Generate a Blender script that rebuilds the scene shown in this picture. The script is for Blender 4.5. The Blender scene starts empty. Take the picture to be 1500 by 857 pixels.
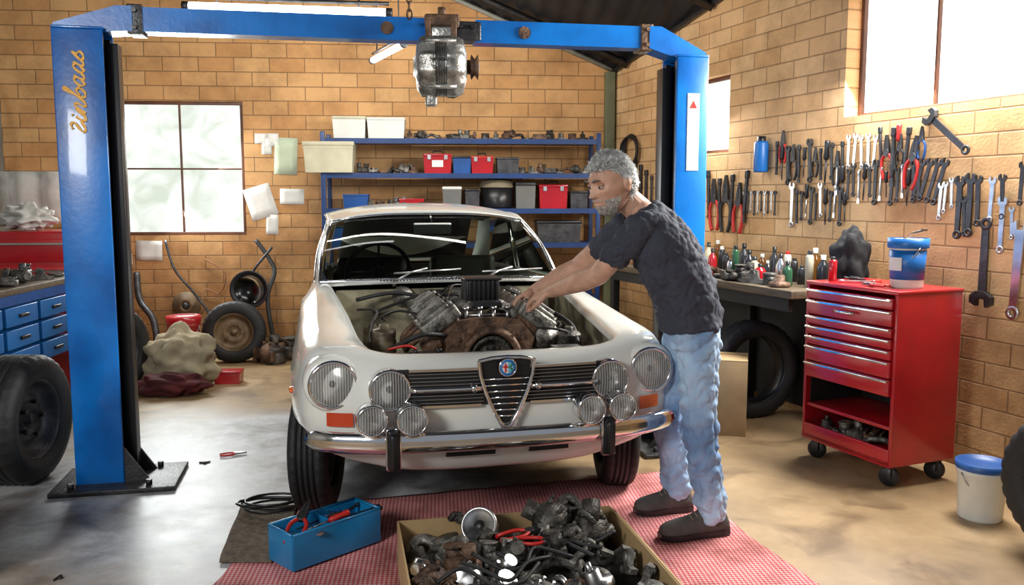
import bpy, bmesh, math, random
from mathutils import Vector, Matrix, noise
random.seed(7)
S=bpy.context.scene; COL=S.collection
pi=math.pi
V=Vector
# ---------------- camera ----------------
FPX=1250.0; CZ=1.43; AY=math.radians(4.5); PB=math.radians(6.2)
cd=bpy.data.cameras.new('camera'); cam=bpy.data.objects.new('camera',cd); COL.objects.link(cam)
cd.sensor_width=36; cd.lens=FPX/1500*36; cam.location=(0,0,CZ)
cam.rotation_euler=(pi/2-PB,0,-AY); S.camera=cam; cd.clip_start=.05
FW=V((math.sin(AY)*math.cos(PB),math.cos(AY)*math.cos(PB),-math.sin(PB)))
RT=V((math.cos(AY),-math.sin(AY),0)); UP=RT.cross(FW)
def ray(px,py): return FW+RT*((px-750)/FPX)+UP*((428.5-py)/FPX)
def atY(px,py,Y):
    d=ray(px,py); k=Y/d.y; return V((d.x*k,Y,CZ+d.z*k))
def atZ(px,py,z=0.0):
    d=ray(px,py); k=(z-CZ)/d.z; return V((d.x*k,d.y*k,z))
CX,CY=1.62,8.2
WT=V((.29,-1,0)).normalized(); WN=V((-1,-.29,0)).normalized(); WA=math.atan2(WT.y,WT.x)
def atR(px,py,off=0.0):
    d=ray(px,py); o=V((CX,CY,0))+WN*off
    k=o.dot(WN)/V((d.x,d.y,0)).dot(WN)
    return V((d.x*k,d.y*k,CZ+d.z*k))
def RW(t,z,off=0): return V((CX,CY,0))+WT*t+WN*off+V((0,0,z))
def tOf(p): return (V((p.x,p.y,0))-V((CX,CY,0))).dot(WT)
def roof(x,y): return 2.66-.42*(x-1.62)+.305*(8.2-y)
# ---------------- materials ----------------
MC={}
def sr(r,g,b):
    f=lambda c:(c/255/12.92 if c/255<=.04045 else ((c/255+.055)/1.055)**2.4)
    return (f(r),f(g),f(b))
def mat(name,c,rough=.5,metal=0,var=.15,scale=6,bump=0,bs=60,emit=0,coat=0,c2=None,stretch=None,ramp=(.35,.65)):
    if name in MC: return MC[name]
    m=bpy.data.materials.new(name); m.use_nodes=True; MC[name]=m
    N=m.node_tree.nodes; L=m.node_tree.links; P=N['Principled BSDF']
    tc=N.new('ShaderNodeTexCoord'); mp=N.new('ShaderNodeMapping'); L.new(tc.outputs['Object'],mp.inputs[0])
    if stretch: mp.inputs['Scale'].default_value=stretch
    n=N.new('ShaderNodeTexNoise'); n.inputs['Scale'].default_value=scale; n.inputs['Detail'].default_value=5
    L.new(mp.outputs[0],n.inputs['Vector'])
    r=N.new('ShaderNodeValToRGB'); r.color_ramp.elements[0].position=ramp[0]; r.color_ramp.elements[1].position=ramp[1]
    d=c2 if c2 else tuple(max(0,x*(1-var)) for x in c)
    r.color_ramp.elements[0].color=(*d,1); r.color_ramp.elements[1].color=(*c,1)
    L.new(n.outputs['Fac'],r.inputs[0]); L.new(r.outputs[0],P.inputs['Base Color'])
    P.inputs['Roughness'].default_value=rough; P.inputs['Metallic'].default_value=metal
    if coat: P.inputs['Coat Weight'].default_value=coat; P.inputs['Coat Roughness'].default_value=.06
    if emit:
        L.new(r.outputs[0],P.inputs['Emission Color']); P.inputs['Emission Strength'].default_value=emit
    if bump:
        n2=N.new('ShaderNodeTexNoise'); n2.inputs['Scale'].default_value=bs; n2.inputs['Detail'].default_value=4
        L.new(mp.outputs[0],n2.inputs['Vector'])
        b=N.new('ShaderNodeBump'); b.inputs['Strength'].default_value=bump; b.inputs['Distance'].default_value=.01
        L.new(n2.outputs['Fac'],b.inputs['Height']); L.new(b.outputs[0],P.inputs['Normal'])
    return m
def glassmat(name,c,fac,rough=.03,ribs=0):
    if name in MC: return MC[name]
    m=bpy.data.materials.new(name); m.use_nodes=True; MC[name]=m
    N=m.node_tree.nodes; L=m.node_tree.links; N.clear()
    o=N.new('ShaderNodeOutputMaterial'); t=N.new('ShaderNodeBsdfTransparent'); t.inputs[0].default_value=(*c,1)
    g=N.new('ShaderNodeBsdfGlossy'); g.inputs['Roughness'].default_value=rough
    x=N.new('ShaderNodeMixShader'); fr=N.new('ShaderNodeLayerWeight'); fr.inputs[0].default_value=fac
    L.new(fr.outputs['Fresnel'],x.inputs[0]); L.new(t.outputs[0],x.inputs[1]); L.new(g.outputs[0],x.inputs[2])
    if ribs:
        tc=N.new('ShaderNodeTexCoord'); w=N.new('ShaderNodeTexWave'); w.inputs['Scale'].default_value=ribs; w.bands_direction='X'
        L.new(tc.outputs['Object'],w.inputs[0]); b=N.new('ShaderNodeBump'); b.inputs['Strength'].default_value=1; b.inputs['Distance'].default_value=.006
        L.new(w.outputs['Fac'],b.inputs['Height']); L.new(b.outputs[0],g.inputs['Normal']); 
        rp=N.new('ShaderNodeValToRGB'); rp.color_ramp.elements[0].color=(.45,.45,.43,1); rp.color_ramp.elements[1].color=(.98,.98,.95,1); L.new(w.outputs['Fac'],rp.inputs[0])
        d=N.new('ShaderNodeBsdfDiffuse'); L.new(rp.outputs[0],d.inputs[0]); x2=N.new('ShaderNodeMixShader'); x2.inputs[0].default_value=.36
        L.new(b.outputs[0],d.inputs['Normal']); L.new(x.outputs[0],x2.inputs[1]); L.new(d.outputs[0],x2.inputs[2]); L.new(x2.outputs[0],o.inputs[0])
    else: L.new(x.outputs[0],o.inputs[0])
    return m
def brickmat(name,c1,c2,mo,w=.30,h=.122,lo=1.1):
    m=bpy.data.materials.new(name); m.use_nodes=True; N=m.node_tree.nodes; L=m.node_tree.links; P=N['Principled BSDF']
    tc=N.new('ShaderNodeTexCoord'); sp=N.new('ShaderNodeSeparateXYZ'); cb=N.new('ShaderNodeCombineXYZ')
    L.new(tc.outputs['Object'],sp.inputs[0]); L.new(sp.outputs[0],cb.inputs[0]); L.new(sp.outputs[2],cb.inputs[1])
    b=N.new('ShaderNodeTexBrick'); L.new(cb.outputs[0],b.inputs['Vector'])
    b.inputs['Color1'].default_value=(*c1,1); b.inputs['Color2'].default_value=(*c2,1); b.inputs['Mortar'].default_value=(*mo,1)
    b.inputs['Scale'].default_value=1; b.inputs['Brick Width'].default_value=w; b.inputs['Row Height'].default_value=h
    b.inputs['Mortar Size'].default_value=.006; b.inputs['Mortar Smooth'].default_value=.6
    n=N.new('ShaderNodeTexNoise'); n.inputs['Scale'].default_value=2.3; n.inputs['Detail'].default_value=10; n.inputs['Roughness'].default_value=.68; L.new(cb.outputs[0],n.inputs['Vector'])
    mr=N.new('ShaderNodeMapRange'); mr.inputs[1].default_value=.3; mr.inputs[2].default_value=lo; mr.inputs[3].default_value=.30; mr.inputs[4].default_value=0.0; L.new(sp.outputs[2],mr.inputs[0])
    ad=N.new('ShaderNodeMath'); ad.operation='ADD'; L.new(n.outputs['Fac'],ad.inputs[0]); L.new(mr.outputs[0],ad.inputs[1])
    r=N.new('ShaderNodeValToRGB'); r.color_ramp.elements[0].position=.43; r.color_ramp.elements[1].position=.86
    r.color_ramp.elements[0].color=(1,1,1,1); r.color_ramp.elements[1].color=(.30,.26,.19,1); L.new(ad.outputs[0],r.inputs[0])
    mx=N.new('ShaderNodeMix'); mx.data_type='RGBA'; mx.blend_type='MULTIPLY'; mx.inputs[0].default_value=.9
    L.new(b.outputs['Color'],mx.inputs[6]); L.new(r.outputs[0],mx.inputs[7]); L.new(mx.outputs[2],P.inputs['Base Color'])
    P.inputs['Roughness'].default_value=.75
    n3=N.new('ShaderNodeTexNoise'); n3.inputs['Scale'].default_value=60; L.new(cb.outputs[0],n3.inputs['Vector'])
    ms=N.new('ShaderNodeMath'); ms.operation='MULTIPLY_ADD'; ms.inputs[1].default_value=-1.0; L.new(b.outputs['Fac'],ms.inputs[0])
    m4=N.new('ShaderNodeMath'); m4.operation='MULTIPLY'; m4.inputs[1].default_value=.4; L.new(n3.outputs['Fac'],m4.inputs[0]); L.new(m4.outputs[0],ms.inputs[2])
    bp=N.new('ShaderNodeBump'); bp.inputs['Strength'].default_value=.6; bp.inputs['Distance'].default_value=.01
    L.new(ms.outputs[0],bp.inputs['Height']); L.new(bp.outputs[0],P.inputs['Normal'])
    return m
# ---------------- mesh builder ----------------
class G:
    def __init__(s): s.v=[]; s.f=[]; s.m=[]; s.sm=[]; s.mi=0
    def mt(s,i): s.mi=i; return s
    def add(s,vs,fs,smooth=False,T=None):
        o=len(s.v)
        s.v+=[tuple(T@V(v)) if T is not None else tuple(v) for v in vs]
        s.f+=[tuple(i+o for i in f) for f in fs]; s.sm+=[smooth]*len(fs); s.m+=[s.mi]*len(fs); return s
    def box(s,c,d,b=0.0,R=None):
        bm=bmesh.new(); bmesh.ops.create_cube(bm,size=1)
        for v in bm.verts: v.co=V((v.co.x*d[0],v.co.y*d[1],v.co.z*d[2]))
        if b>0: bmesh.ops.bevel(bm,geom=bm.edges[:],offset=b,segments=2,affect='EDGES',profile=.6)
        bm.verts.index_update()
        T=Matrix.Translation(V(c)) @ (R.to_4x4() if R is not None else Matrix.Identity(4))
        s.add([v.co.copy() for v in bm.verts],[[v.index for v in f.verts] for f in bm.faces],b>0,T); bm.free(); return s
    def tube(s,pts,r,n=10,cap=True,sx=1.0):
        pts=[V(p) for p in pts]; k=len(pts)
        rs=r if isinstance(r,(list,tuple)) else [r]*k
        vs=[];fs=[];prev=None
        for i,p in enumerate(pts):
            t=(pts[min(i+1,k-1)]-pts[max(i-1,0)]);
            if t.length<1e-9: t=V((0,0,1))
            t.normalize()
            if prev is None:
                a=V((0,0,1)) if abs(t.z)<.9 else V((1,0,0)); u=a.cross(t).normalized()
            else:
                u=(prev-t*prev.dot(t))
                u=u.normalized() if u.length>1e-6 else t.orthogonal().normalized()
            prev=u; w=t.cross(u)
            for j in range(n):
                a=2*pi*j/n; vs.append(p+u*math.cos(a)*rs[i]*sx+w*math.sin(a)*rs[i])
        for i in range(k-1):
            for j in range(n): fs.append((i*n+j,i*n+(j+1)%n,(i+1)*n+(j+1)%n,(i+1)*n+j))
        s.add(vs,fs,True)
        if cap:
            s.add(vs[:n][::-1],[tuple(range(n))]); s.add(vs[-n:],[tuple(range(n))])
        return s
    def lathe(s,prof,n=24,T=None,smooth=True,mod=None):
        vs=[];fs=[];k=len(prof)
        for j in range(n):
            a=2*pi*j/n
            for i,(r,z) in enumerate(prof):
                if mod: r=mod(r,z,j,i)
                vs.append((r*math.cos(a),r*math.sin(a),z))
        for j in range(n):
            for i in range(k-1):
                a=j*k+i;b=((j+1)%n)*k+i
                fs.append((a,b,b+1,a+1))
        return s.add(vs,fs,smooth,T)
    def cyl(s,p0,p1,r0,r1=None,n=16):
        p0=V(p0);p1=V(p1); r1=r0 if r1 is None else r1
        d=p1-p0; q=V((0,0,1)).rotation_difference(d.normalized()).to_matrix().to_4x4()
        T=Matrix.Translation(p0)@q; h=d.length
        s.lathe([(r0,0),(r1,h)],n,T)
        s.add([(r0*math.cos(2*pi*j/n),r0*math.sin(2*pi*j/n),0) for j in range(n)][::-1],[tuple(range(n))],False,T)
        s.add([(r1*math.cos(2*pi*j/n),r1*math.sin(2*pi*j/n),h) for j in range(n)],[tuple(range(n))],False,T); return s
    def ell(s,c,r,R=None,n=16,m=10,fn=None):
        vs=[];fs=[]
        if not isinstance(r,(tuple,list)): r=(r,r,r)
        for i in range(m+1):
            th=pi*i/m
            for j in range(n):
                a=2*pi*j/n; d=V((math.sin(th)*math.cos(a),math.sin(th)*math.sin(a),math.cos(th)))
                p=V((d.x*r[0],d.y*r[1],d.z*r[2]))
                if fn: p=fn(p,d)
                vs.append(p)
        for i in range(m):
            for j in range(n): fs.append((i*n+j,(i+1)*n+j,(i+1)*n+(j+1)%n,i*n+(j+1)%n))
        T=Matrix.Translation(V(c)) @ (R.to_4x4() if R is not None else Matrix.Identity(4))
        return s.add(vs,fs,True,T)
    def cap(s,p0,p1,r0,r1,n=16):
        p0=V(p0);p1=V(p1);d=p1-p0; h=d.length; q=V((0,0,1)).rotation_difference(d.normalized()).to_matrix().to_4x4()
        pr=[(0.0001,-r0)]+[(r0*math.cos(a),r0*math.sin(a)) for a in [-pi/2*.7,-pi/2*.4,0]]+[((r0+r1)/2,h/2)]+[(r1*math.cos(a),h+r1*math.sin(a)) for a in [0,pi/2*.4,pi/2*.7]]+[(0.0001,h+r1)]
        return s.lathe(pr,n,Matrix.Translation(p0)@q)
    def prism(s,poly,y0,y1,T=None):
        n=len(poly); vs=[(p[0],y0,p[1]) for p in poly]+[(p[0],y1,p[1]) for p in poly]
        fs=[tuple(range(n)),tuple(range(2*n-1,n-1,-1))]+[(i,i+n,(i+1)%n+n,(i+1)%n) for i in range(n)]
        return s.add(vs,fs,False,T)
    def grid(s,rows,smooth=True,closed=False,T=None):
        k=len(rows[0]); vs=[p for r in rows for p in r]; fs=[]
        for i in range(len(rows)-1):
            for j in range(k if closed else k-1): fs.append((i*k+j,i*k+(j+1)%k,(i+1)*k+(j+1)%k,(i+1)*k+j))
        return s.add(vs,fs,smooth,T)
    def obj(s,name,mats,parent=None,loc=(0,0,0),rz=0,label=None,cat=None,group=None,kind=None,rot=None,scale=None):
        me=bpy.data.meshes.new(name); me.from_pydata([tuple(v) for v in s.v],[],s.f)
        if not isinstance(mats,(list,tuple)): mats=[mats]
        for m in mats: me.materials.append(m)
        me.polygons.foreach_set('material_index',[min(i,len(mats)-1) for i in s.m]); me.polygons.foreach_set('use_smooth',s.sm)
        bm=bmesh.new(); bm.from_mesh(me); bmesh.ops.remove_doubles(bm,verts=bm.verts[:],dist=1e-5); bmesh.ops.recalc_face_normals(bm,faces=bm.faces[:]); bm.to_mesh(me); bm.free()
        me.update()
        o=bpy.data.objects.new(name,me); COL.objects.link(o); o.location=V(loc); o.rotation_euler=rot if rot else (0,0,rz)
        if scale: o.scale=(scale,)*3 if not isinstance(scale,(tuple,list)) else scale
        if parent: o.parent=parent
        tag(o,label,cat,group,kind); return o
def tag(o,label=None,cat=None,group=None,kind=None):
    if label: o['label']=label
    if cat: o['category']=cat
    if group: o['group']=group
    if kind: o['kind']=kind
def thing(name,label,cat,loc=(0,0,0),rz=0,group=None,rot=None):
    o=bpy.data.objects.new(name,None); COL.objects.link(o); o.location=V(loc); o.rotation_euler=rot if rot else (0,0,rz); o.empty_display_size=.1
    tag(o,label,cat,group); return o
def text(body,size,m,parent,T,name='lettering',ext=.001,shear=0,align='CENTER'):
    cu=bpy.data.curves.new(name,'FONT'); cu.body=body; cu.size=size; cu.extrude=ext; cu.shear=shear; cu.align_x=align; cu.align_y='CENTER'
    t=bpy.data.objects.new('tmp',cu); COL.objects.link(t); bpy.context.view_layer.update()
    me=bpy.data.meshes.new_from_object(t.evaluated_get(bpy.context.evaluated_depsgraph_get())); bpy.data.objects.remove(t)
    me.materials.clear(); me.materials.append(m); o=bpy.data.objects.new(name,me); COL.objects.link(o); o.parent=parent; o.matrix_local=T; return o
RX=Matrix.Rotation(pi/2,4,'X')
def TR(c): return Matrix.Translation(V(c))
def rz(a): return Matrix.Rotation(a,4,'Z')
def catmull(pts,per):
    out=[];n=len(pts)
    for i in range(n-1):
        p0=pts[max(i-1,0)];p1=pts[i];p2=pts[i+1];p3=pts[min(i+2,n-1)]
        for k in range(per):
            t=k/per
            out.append(tuple(.5*((2*b)+(-a+c)*t+(2*a-5*b+4*c-d)*t*t+(-a+3*b-3*c+d)*t**3) for a,b,c,d in zip(p0,p1,p2,p3)))
    out.append(tuple(pts[-1])); return out
def crv(pts,per=6): return [V(p) for p in catmull([tuple(p) for p in pts],per)]
chrome=mat('chrome',(.85,.85,.87),.10,1,.05); steel=mat('steel',(.66,.66,.66),.32,1,.4,20); dsteel=mat('dark_steel',(.085,.085,.09),.42,.7,.5,15,.3,80)
black=mat('black_plastic',(.012,.012,.014),.35,0,.3); rubber=mat('rubber',(.016,.016,.017),.6,0,.3,20,.3,120)
white=mat('car_paint_white',(.80,.81,.76),.20,0,.05,3,coat=.7); redp=mat('red_paint',(.46,.008,.016),.28,0,.3,4,coat=.4)
bluep=mat('blue_paint',(.0,.19,.66),.32,0,.35,3,.08,30,coat=.3,c2=(.0,.08,.34),ramp=(.3,.6))
bluem=mat('blue_plastic',(.01,.08,.30),.4,0,.3); cream=mat('cream_plastic',(.60,.56,.40),.5,0,.2); ivory=mat('white_plastic',(.72,.72,.66),.45,0,.12)
rust=mat('rusty_cast_iron',(.22,.125,.075),.6,.3,.6,16,.8,60,c2=(.05,.03,.022)); greym=mat('cast_aluminium',(.36,.345,.31),.5,.65,.6,18,.6,70,c2=(.08,.075,.065))
greasy=mat('greasy_metal',(.13,.12,.105),.48,.5,.7,22,.7,90,c2=(.02,.018,.016)); redh=mat('red_rubber',(.55,.02,.015),.4,0,.2)
paper=mat('paper',(.78,.77,.72),.8,0,.1,12); card=mat('cardboard',(.46,.31,.15),.85,0,.2,6); wood=mat('worn_wood',(.13,.09,.05),.6,0,.5,5,.3,30,stretch=(1,8,8))
darkm=mat('dark_interior',(.012,.011,.010),.7,0,.4); brown=mat('brown_frame',(.16,.065,.035),.5,0,.4); yel=mat('ochre_lettering',(.90,.50,.12),.45,0,.1)
orange=mat('orange_lens',(.85,.16,.01),.15,0,.15,40,coat=.6); lens=glassmat('ribbed_glass',(1,1,1),.30,.08,30); glass=glassmat('window_glass',(.50,.56,.50),.34)
refl=mat('lamp_reflector',(.95,.95,.93),.28,.75,.05)
# ---------------- room ----------------
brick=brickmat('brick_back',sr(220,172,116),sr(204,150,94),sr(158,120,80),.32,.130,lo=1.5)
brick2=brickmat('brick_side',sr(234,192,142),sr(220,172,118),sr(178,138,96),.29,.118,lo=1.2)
def wall(name,L,holes,m,loc,ang,th=.18,x0=0):
    g=G(); xs=sorted(set([x0,L]+[h[0] for h in holes]+[h[1] for h in holes])); zs=sorted(set([0.0]+[h[2] for h in holes]+[h[3] for h in holes]))
    R=rz(ang); lc=V(loc)
    def tp(x):
        p=R@V((x,0,0))+lc; return roof(p.x,p.y)+.03
    for i in range(len(xs)-1):
        a,b=xs[i],xs[i+1]
        for k in range(len(zs)):
            z0=zs[k]; last=k==len(zs)-1
            z1=None if last else zs[k+1]
            if any(h[0]<=a+1e-6 and h[1]>=b-1e-6 and h[2]<=z0+1e-6 and (z1 is not None and h[3]>=z1-1e-6) for h in holes): continue
            za=tp(a) if last else z1; zb=tp(b) if last else z1
            vs=[(a,0,z0),(b,0,z0),(b,0,zb),(a,0,za),(a,th,z0),(b,th,z0),(b,th,zb),(a,th,za)]
            g.add(vs,[(0,1,2,3),(5,4,7,6),(0,4,5,1),(3,2,6,7),(0,3,7,4),(1,5,6,2)])
    return g.obj(name,m,loc=loc,rz=ang,kind='structure')
LX=-4.0
w1a=atY(175,345,CY); w1b=atY(355,149,CY)
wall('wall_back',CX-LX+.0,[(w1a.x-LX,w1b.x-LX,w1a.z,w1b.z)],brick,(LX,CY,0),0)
s2a=atR(1037,225);s2b=atR(1070,110); b3a=atR(1236,172)
t2a,t2b=tOf(s2a)-.35,tOf(s2b); t3a=tOf(b3a); T3=t3a+1.75
W2=(t2a,t2b,s2a.z,s2b.z+.02); W3=(t3a,T3,b3a.z,b3a.z+.78)
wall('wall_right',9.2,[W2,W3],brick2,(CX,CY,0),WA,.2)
wall('wall_left',9.2,[],mat('painted_wall',(.25,.25,.22),.7,0,.3,2),(LX,CY-9.2,0),pi/2)
def floormat():
    m=bpy.data.materials.new('concrete_floor'); m.use_nodes=True; N=m.node_tree.nodes; L=m.node_tree.links; P=N['Principled BSDF']
    tc=N.new('ShaderNodeTexCoord'); n=N.new('ShaderNodeTexNoise'); n.inputs['Scale'].default_value=1.3; n.inputs['Detail'].default_value=8; n.inputs['Roughness'].default_value=.65; L.new(tc.outputs['Object'],n.inputs['Vector'])
    r=N.new('ShaderNodeValToRGB'); r.color_ramp.elements[0].position=.35; r.color_ramp.elements[1].position=.68
    r.color_ramp.elements[0].color=(.23,.15,.075,1); r.color_ramp.elements[1].color=(.47,.32,.17,1); L.new(n.outputs['Fac'],r.inputs[0])
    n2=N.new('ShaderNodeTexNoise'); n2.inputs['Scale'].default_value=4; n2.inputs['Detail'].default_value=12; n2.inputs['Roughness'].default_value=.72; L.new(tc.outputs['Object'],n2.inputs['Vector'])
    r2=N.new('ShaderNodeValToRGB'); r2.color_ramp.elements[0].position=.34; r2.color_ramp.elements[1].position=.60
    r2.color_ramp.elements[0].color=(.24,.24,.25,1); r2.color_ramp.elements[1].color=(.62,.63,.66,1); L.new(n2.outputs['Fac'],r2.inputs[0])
    d=N.new('ShaderNodeVectorMath'); d.operation='DISTANCE'; d.inputs[1].default_value=(-1.1,4.4,0); L.new(tc.outputs['Object'],d.inputs[0])  # pale grey patch: rear window's reflection painted into the floor colour
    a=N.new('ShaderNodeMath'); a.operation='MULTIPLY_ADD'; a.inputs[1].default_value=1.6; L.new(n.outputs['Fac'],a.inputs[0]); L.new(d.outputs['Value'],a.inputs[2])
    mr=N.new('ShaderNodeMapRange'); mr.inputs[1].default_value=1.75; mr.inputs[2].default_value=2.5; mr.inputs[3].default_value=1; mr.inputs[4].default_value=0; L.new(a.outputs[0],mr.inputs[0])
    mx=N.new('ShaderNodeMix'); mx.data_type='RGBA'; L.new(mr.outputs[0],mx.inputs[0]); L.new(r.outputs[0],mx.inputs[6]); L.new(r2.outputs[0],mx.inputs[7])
    n4=N.new('ShaderNodeTexNoise'); n4.inputs['Scale'].default_value=2.4; n4.inputs['Detail'].default_value=6; n4.inputs['Distortion'].default_value=1.2; L.new(tc.outputs['Object'],n4.inputs['Vector'])
    r4=N.new('ShaderNodeValToRGB'); r4.color_ramp.elements[0].position=.28; r4.color_ramp.elements[1].position=.46; r4.color_ramp.elements[0].color=(.50,.46,.42,1); r4.color_ramp.elements[1].color=(1,1,1,1); L.new(n4.outputs['Fac'],r4.inputs[0])
    m2=N.new('ShaderNodeMix'); m2.data_type='RGBA'; m2.blend_type='MULTIPLY'; m2.inputs[0].default_value=1; L.new(mx.outputs[2],m2.inputs[6]); L.new(r4.outputs[0],m2.inputs[7]); L.new(m2.outputs[2],P.inputs['Base Color'])
    rr=N.new('ShaderNodeMapRange'); rr.inputs[3].default_value=.24; rr.inputs[4].default_value=.6; L.new(n2.outputs['Fac'],rr.inputs[0]); L.new(rr.outputs[0],P.inputs['Roughness'])
    b=N.new('ShaderNodeBump'); b.inputs['Strength'].default_value=.15; b.inputs['Distance'].default_value=.01; L.new(n2.outputs['Fac'],b.inputs['Height']); L.new(b.outputs[0],P.inputs['Normal'])
    return m
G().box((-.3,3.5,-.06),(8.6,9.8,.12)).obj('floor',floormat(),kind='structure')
g=G(); rows=[]
roofm=mat('corrugated_roof',(.035,.037,.042),.5,.5,.4,3)
for yi in range(2):
    y=8.4 if yi==0 else -1.0; row=[]
    for i in range(241):
        x=-4.2+i*.0385; row.append((x,y,roof(x,y)+.015*math.sin(i*pi/2)))
    rows.append(row)
g.grid(rows); g.grid([[V(p)+V((0,0,.05)) for p in r] for r in rows]); g.obj('ceiling',roofm,kind='structure')
k=0
for y in (7.9,6.6,5.3,4.0):
    p0=V((-4,y,roof(-4,y)-.07)); xr=CX+.29*(8.2-y)-.02; p1=V((xr,y,roof(xr,y)-.06))
    G().tube([p0,p1],.04,4).obj('trim_%d'%(k+1),dsteel,kind='structure'); k+=1
palem=mat('pale_trim',(.35,.35,.30),.5,0,.2)
G().tube([RW(.02,roof(*RW(.02,0).xy)-.03,.03),RW(5,roof(*RW(5,0).xy)-.03,.03)],.022,6).obj('trim_5',dsteel,kind='structure')
G().tube([(-1.5,8.16,roof(-1.5,8.16)-.02),(CX-.03,8.16,roof(CX,8.16)-.02)],.022,6).obj('trim_6',palem,kind='structure')
G().box((CX-.05,CY-.05,1.32),(.09,.09,2.62),.005).obj('trim_7',mat('olive_column',(.16,.17,.09),.5,0,.2),kind='structure')
def winmat(name,c,c2,st,sc=3):
    m=bpy.data.materials.new(name); m.use_nodes=True; N=m.node_tree.nodes; L=m.node_tree.links; N.clear()
    o=N.new('ShaderNodeOutputMaterial'); e=N.new('ShaderNodeEmission'); e.inputs[1].default_value=st; L.new(e.outputs[0],o.inputs[0])
    tc=N.new('ShaderNodeTexCoord'); n=N.new('ShaderNodeTexNoise'); n.inputs['Scale'].default_value=sc; n.inputs['Detail'].default_value=6; n.inputs['Distortion'].default_value=1.0; L.new(tc.outputs['Object'],n.inputs['Vector'])
    r=N.new('ShaderNodeValToRGB'); r.color_ramp.elements[0].position=.34; r.color_ramp.elements[1].position=.55
    r.color_ramp.elements[0].color=(*c2,1); r.color_ramp.elements[1].color=(*c,1); L.new(n.outputs['Fac'],r.inputs[0]); L.new(r.outputs[0],e.inputs[0]); return m
def window(idx,w,h,cols,rws,loc,ang,pane,fm,fw=.03,dep=.05):
    root=bpy.data.objects.new('window_%d'%idx,None); COL.objects.link(root); root.location=V(loc); root.rotation_euler=(0,0,ang); root['kind']='structure'
    g=G()
    g.box((w/2,dep,fw/2),(w,.05,fw),.004); g.box((w/2,dep,h-fw/2),(w,.05,fw),.004); g.box((fw/2,dep,h/2),(fw,.049,h),.004); g.box((w-fw/2,dep,h/2),(fw,.049,h),.004)
    for i in range(1,cols): g.box((w*i/cols,dep,h/2),(fw*.5,.04,h-.01),.003)
    for i in range(1,rws): g.box((w/2,dep,h*i/rws),(w-.01,.042,fw*.5),.003)
    g.obj('window_frame',fm,root); 
    G().box((w/2,dep+.01,h/2),(w-.02,.008,h-.02)).obj('window_pane',pane,root)
wp=winmat('frosted_daylight',(.97,1,.95),(.68,.75,.64),1.12,3.4); wp2=winmat('bright_daylight',(1,1,.97),(.93,.97,.93),2.6)
window(1,w1b.x-w1a.x,w1b.z-w1a.z,2,2,(w1a.x,CY,w1a.z),0,wp,brown,.03,.04)
window(2,W2[1]-W2[0],W2[3]-W2[2],1,1,RW(W2[0],W2[2]),WA,wp2,brown,.03,.1)
window(3,W3[1]-W3[0],W3[3]-W3[2],3,1,RW(W3[0],W3[2]),WA,wp2,brown,.025,.13)
# ---------------- lights ----------------
def area(name,loc,target,sx,sy,e,c=(1,1,1)):
    l=bpy.data.lights.new(name,'AREA'); l.shape='RECTANGLE'; l.size=sx; l.size_y=sy; l.energy=e; l.color=c
    o=bpy.data.objects.new(name,l); COL.objects.link(o); o.location=V(loc); o.rotation_euler=(V(target)-V(loc)).to_track_quat('-Z','Y').to_euler(); return o
area('door_daylight',(-2.6,-.4,2.6),(.2,5,.7),1.1,.9,122,(1,.99,.96))
area('side_window_light',RW((W3[0]+W3[1])/2,W3[2]+.4,.12),(.2,3.6,.3),1.6,.7,185,(1,.99,.95))
area('small_window_light',RW((W2[0]+W2[1])/2,W2[2]+.3,.12),(0,5.5,.4),.5,.5,28,(1,.98,.93))
area('rear_window_light',((w1a.x+w1b.x)/2,CY-.12,(w1a.z+w1b.z)/2),(-.8,4.2,.3),1.0,1.0,75,(.95,1,.98))
area('ceiling_light',(-.6,5.9,2.9),(-.3,7.6,1.6),2.2,.3,50,(1,.96,.88))
w=bpy.data.worlds.new('world'); S.world=w; w.use_nodes=True; w.node_tree.nodes['Background'].inputs[0].default_value=(.84,.90,1,1); w.node_tree.nodes['Background'].inputs[1].default_value=.27
tubem=mat('fluorescent_tube',(1,1,1),.5,0,.01,emit=7)
def fluo(p0,p1,label):
    p0=V(p0);p1=V(p1); r=thing('fluorescent_lamp',label,'lamp',p0)
    d=p1-p0; G().tube([(0,0,0),d],.026,10).obj('tube',tubem,r)
    g=G(); n=d.normalized(); g.tube([(0,0,.055),d+V((0,0,.055))],.012,4); g.cyl(V((0,0,0))-n*.02,n*.02,.030); g.cyl(d-n*.02,d+n*.02,.030)
    for k in (.15,.85):
        q=d*k; g.tube([q+V((0,0,.03)),q+V((0,0,roof(p0.x+q.x,p0.y+q.y)-p0.z-.02))],.006,6)
    g.obj('fixture',dsteel,r)
fluo(atY(272,9,5.5),atY(570,19,5.5),'long white fluorescent tube lamp hanging from the metal roof')
a=atY(592,64,6.6); b=atY(546,92,7.4); b.z=a.z
fluo(b,a,'short white fluorescent tube lamp hung near the brick wall')
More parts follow.
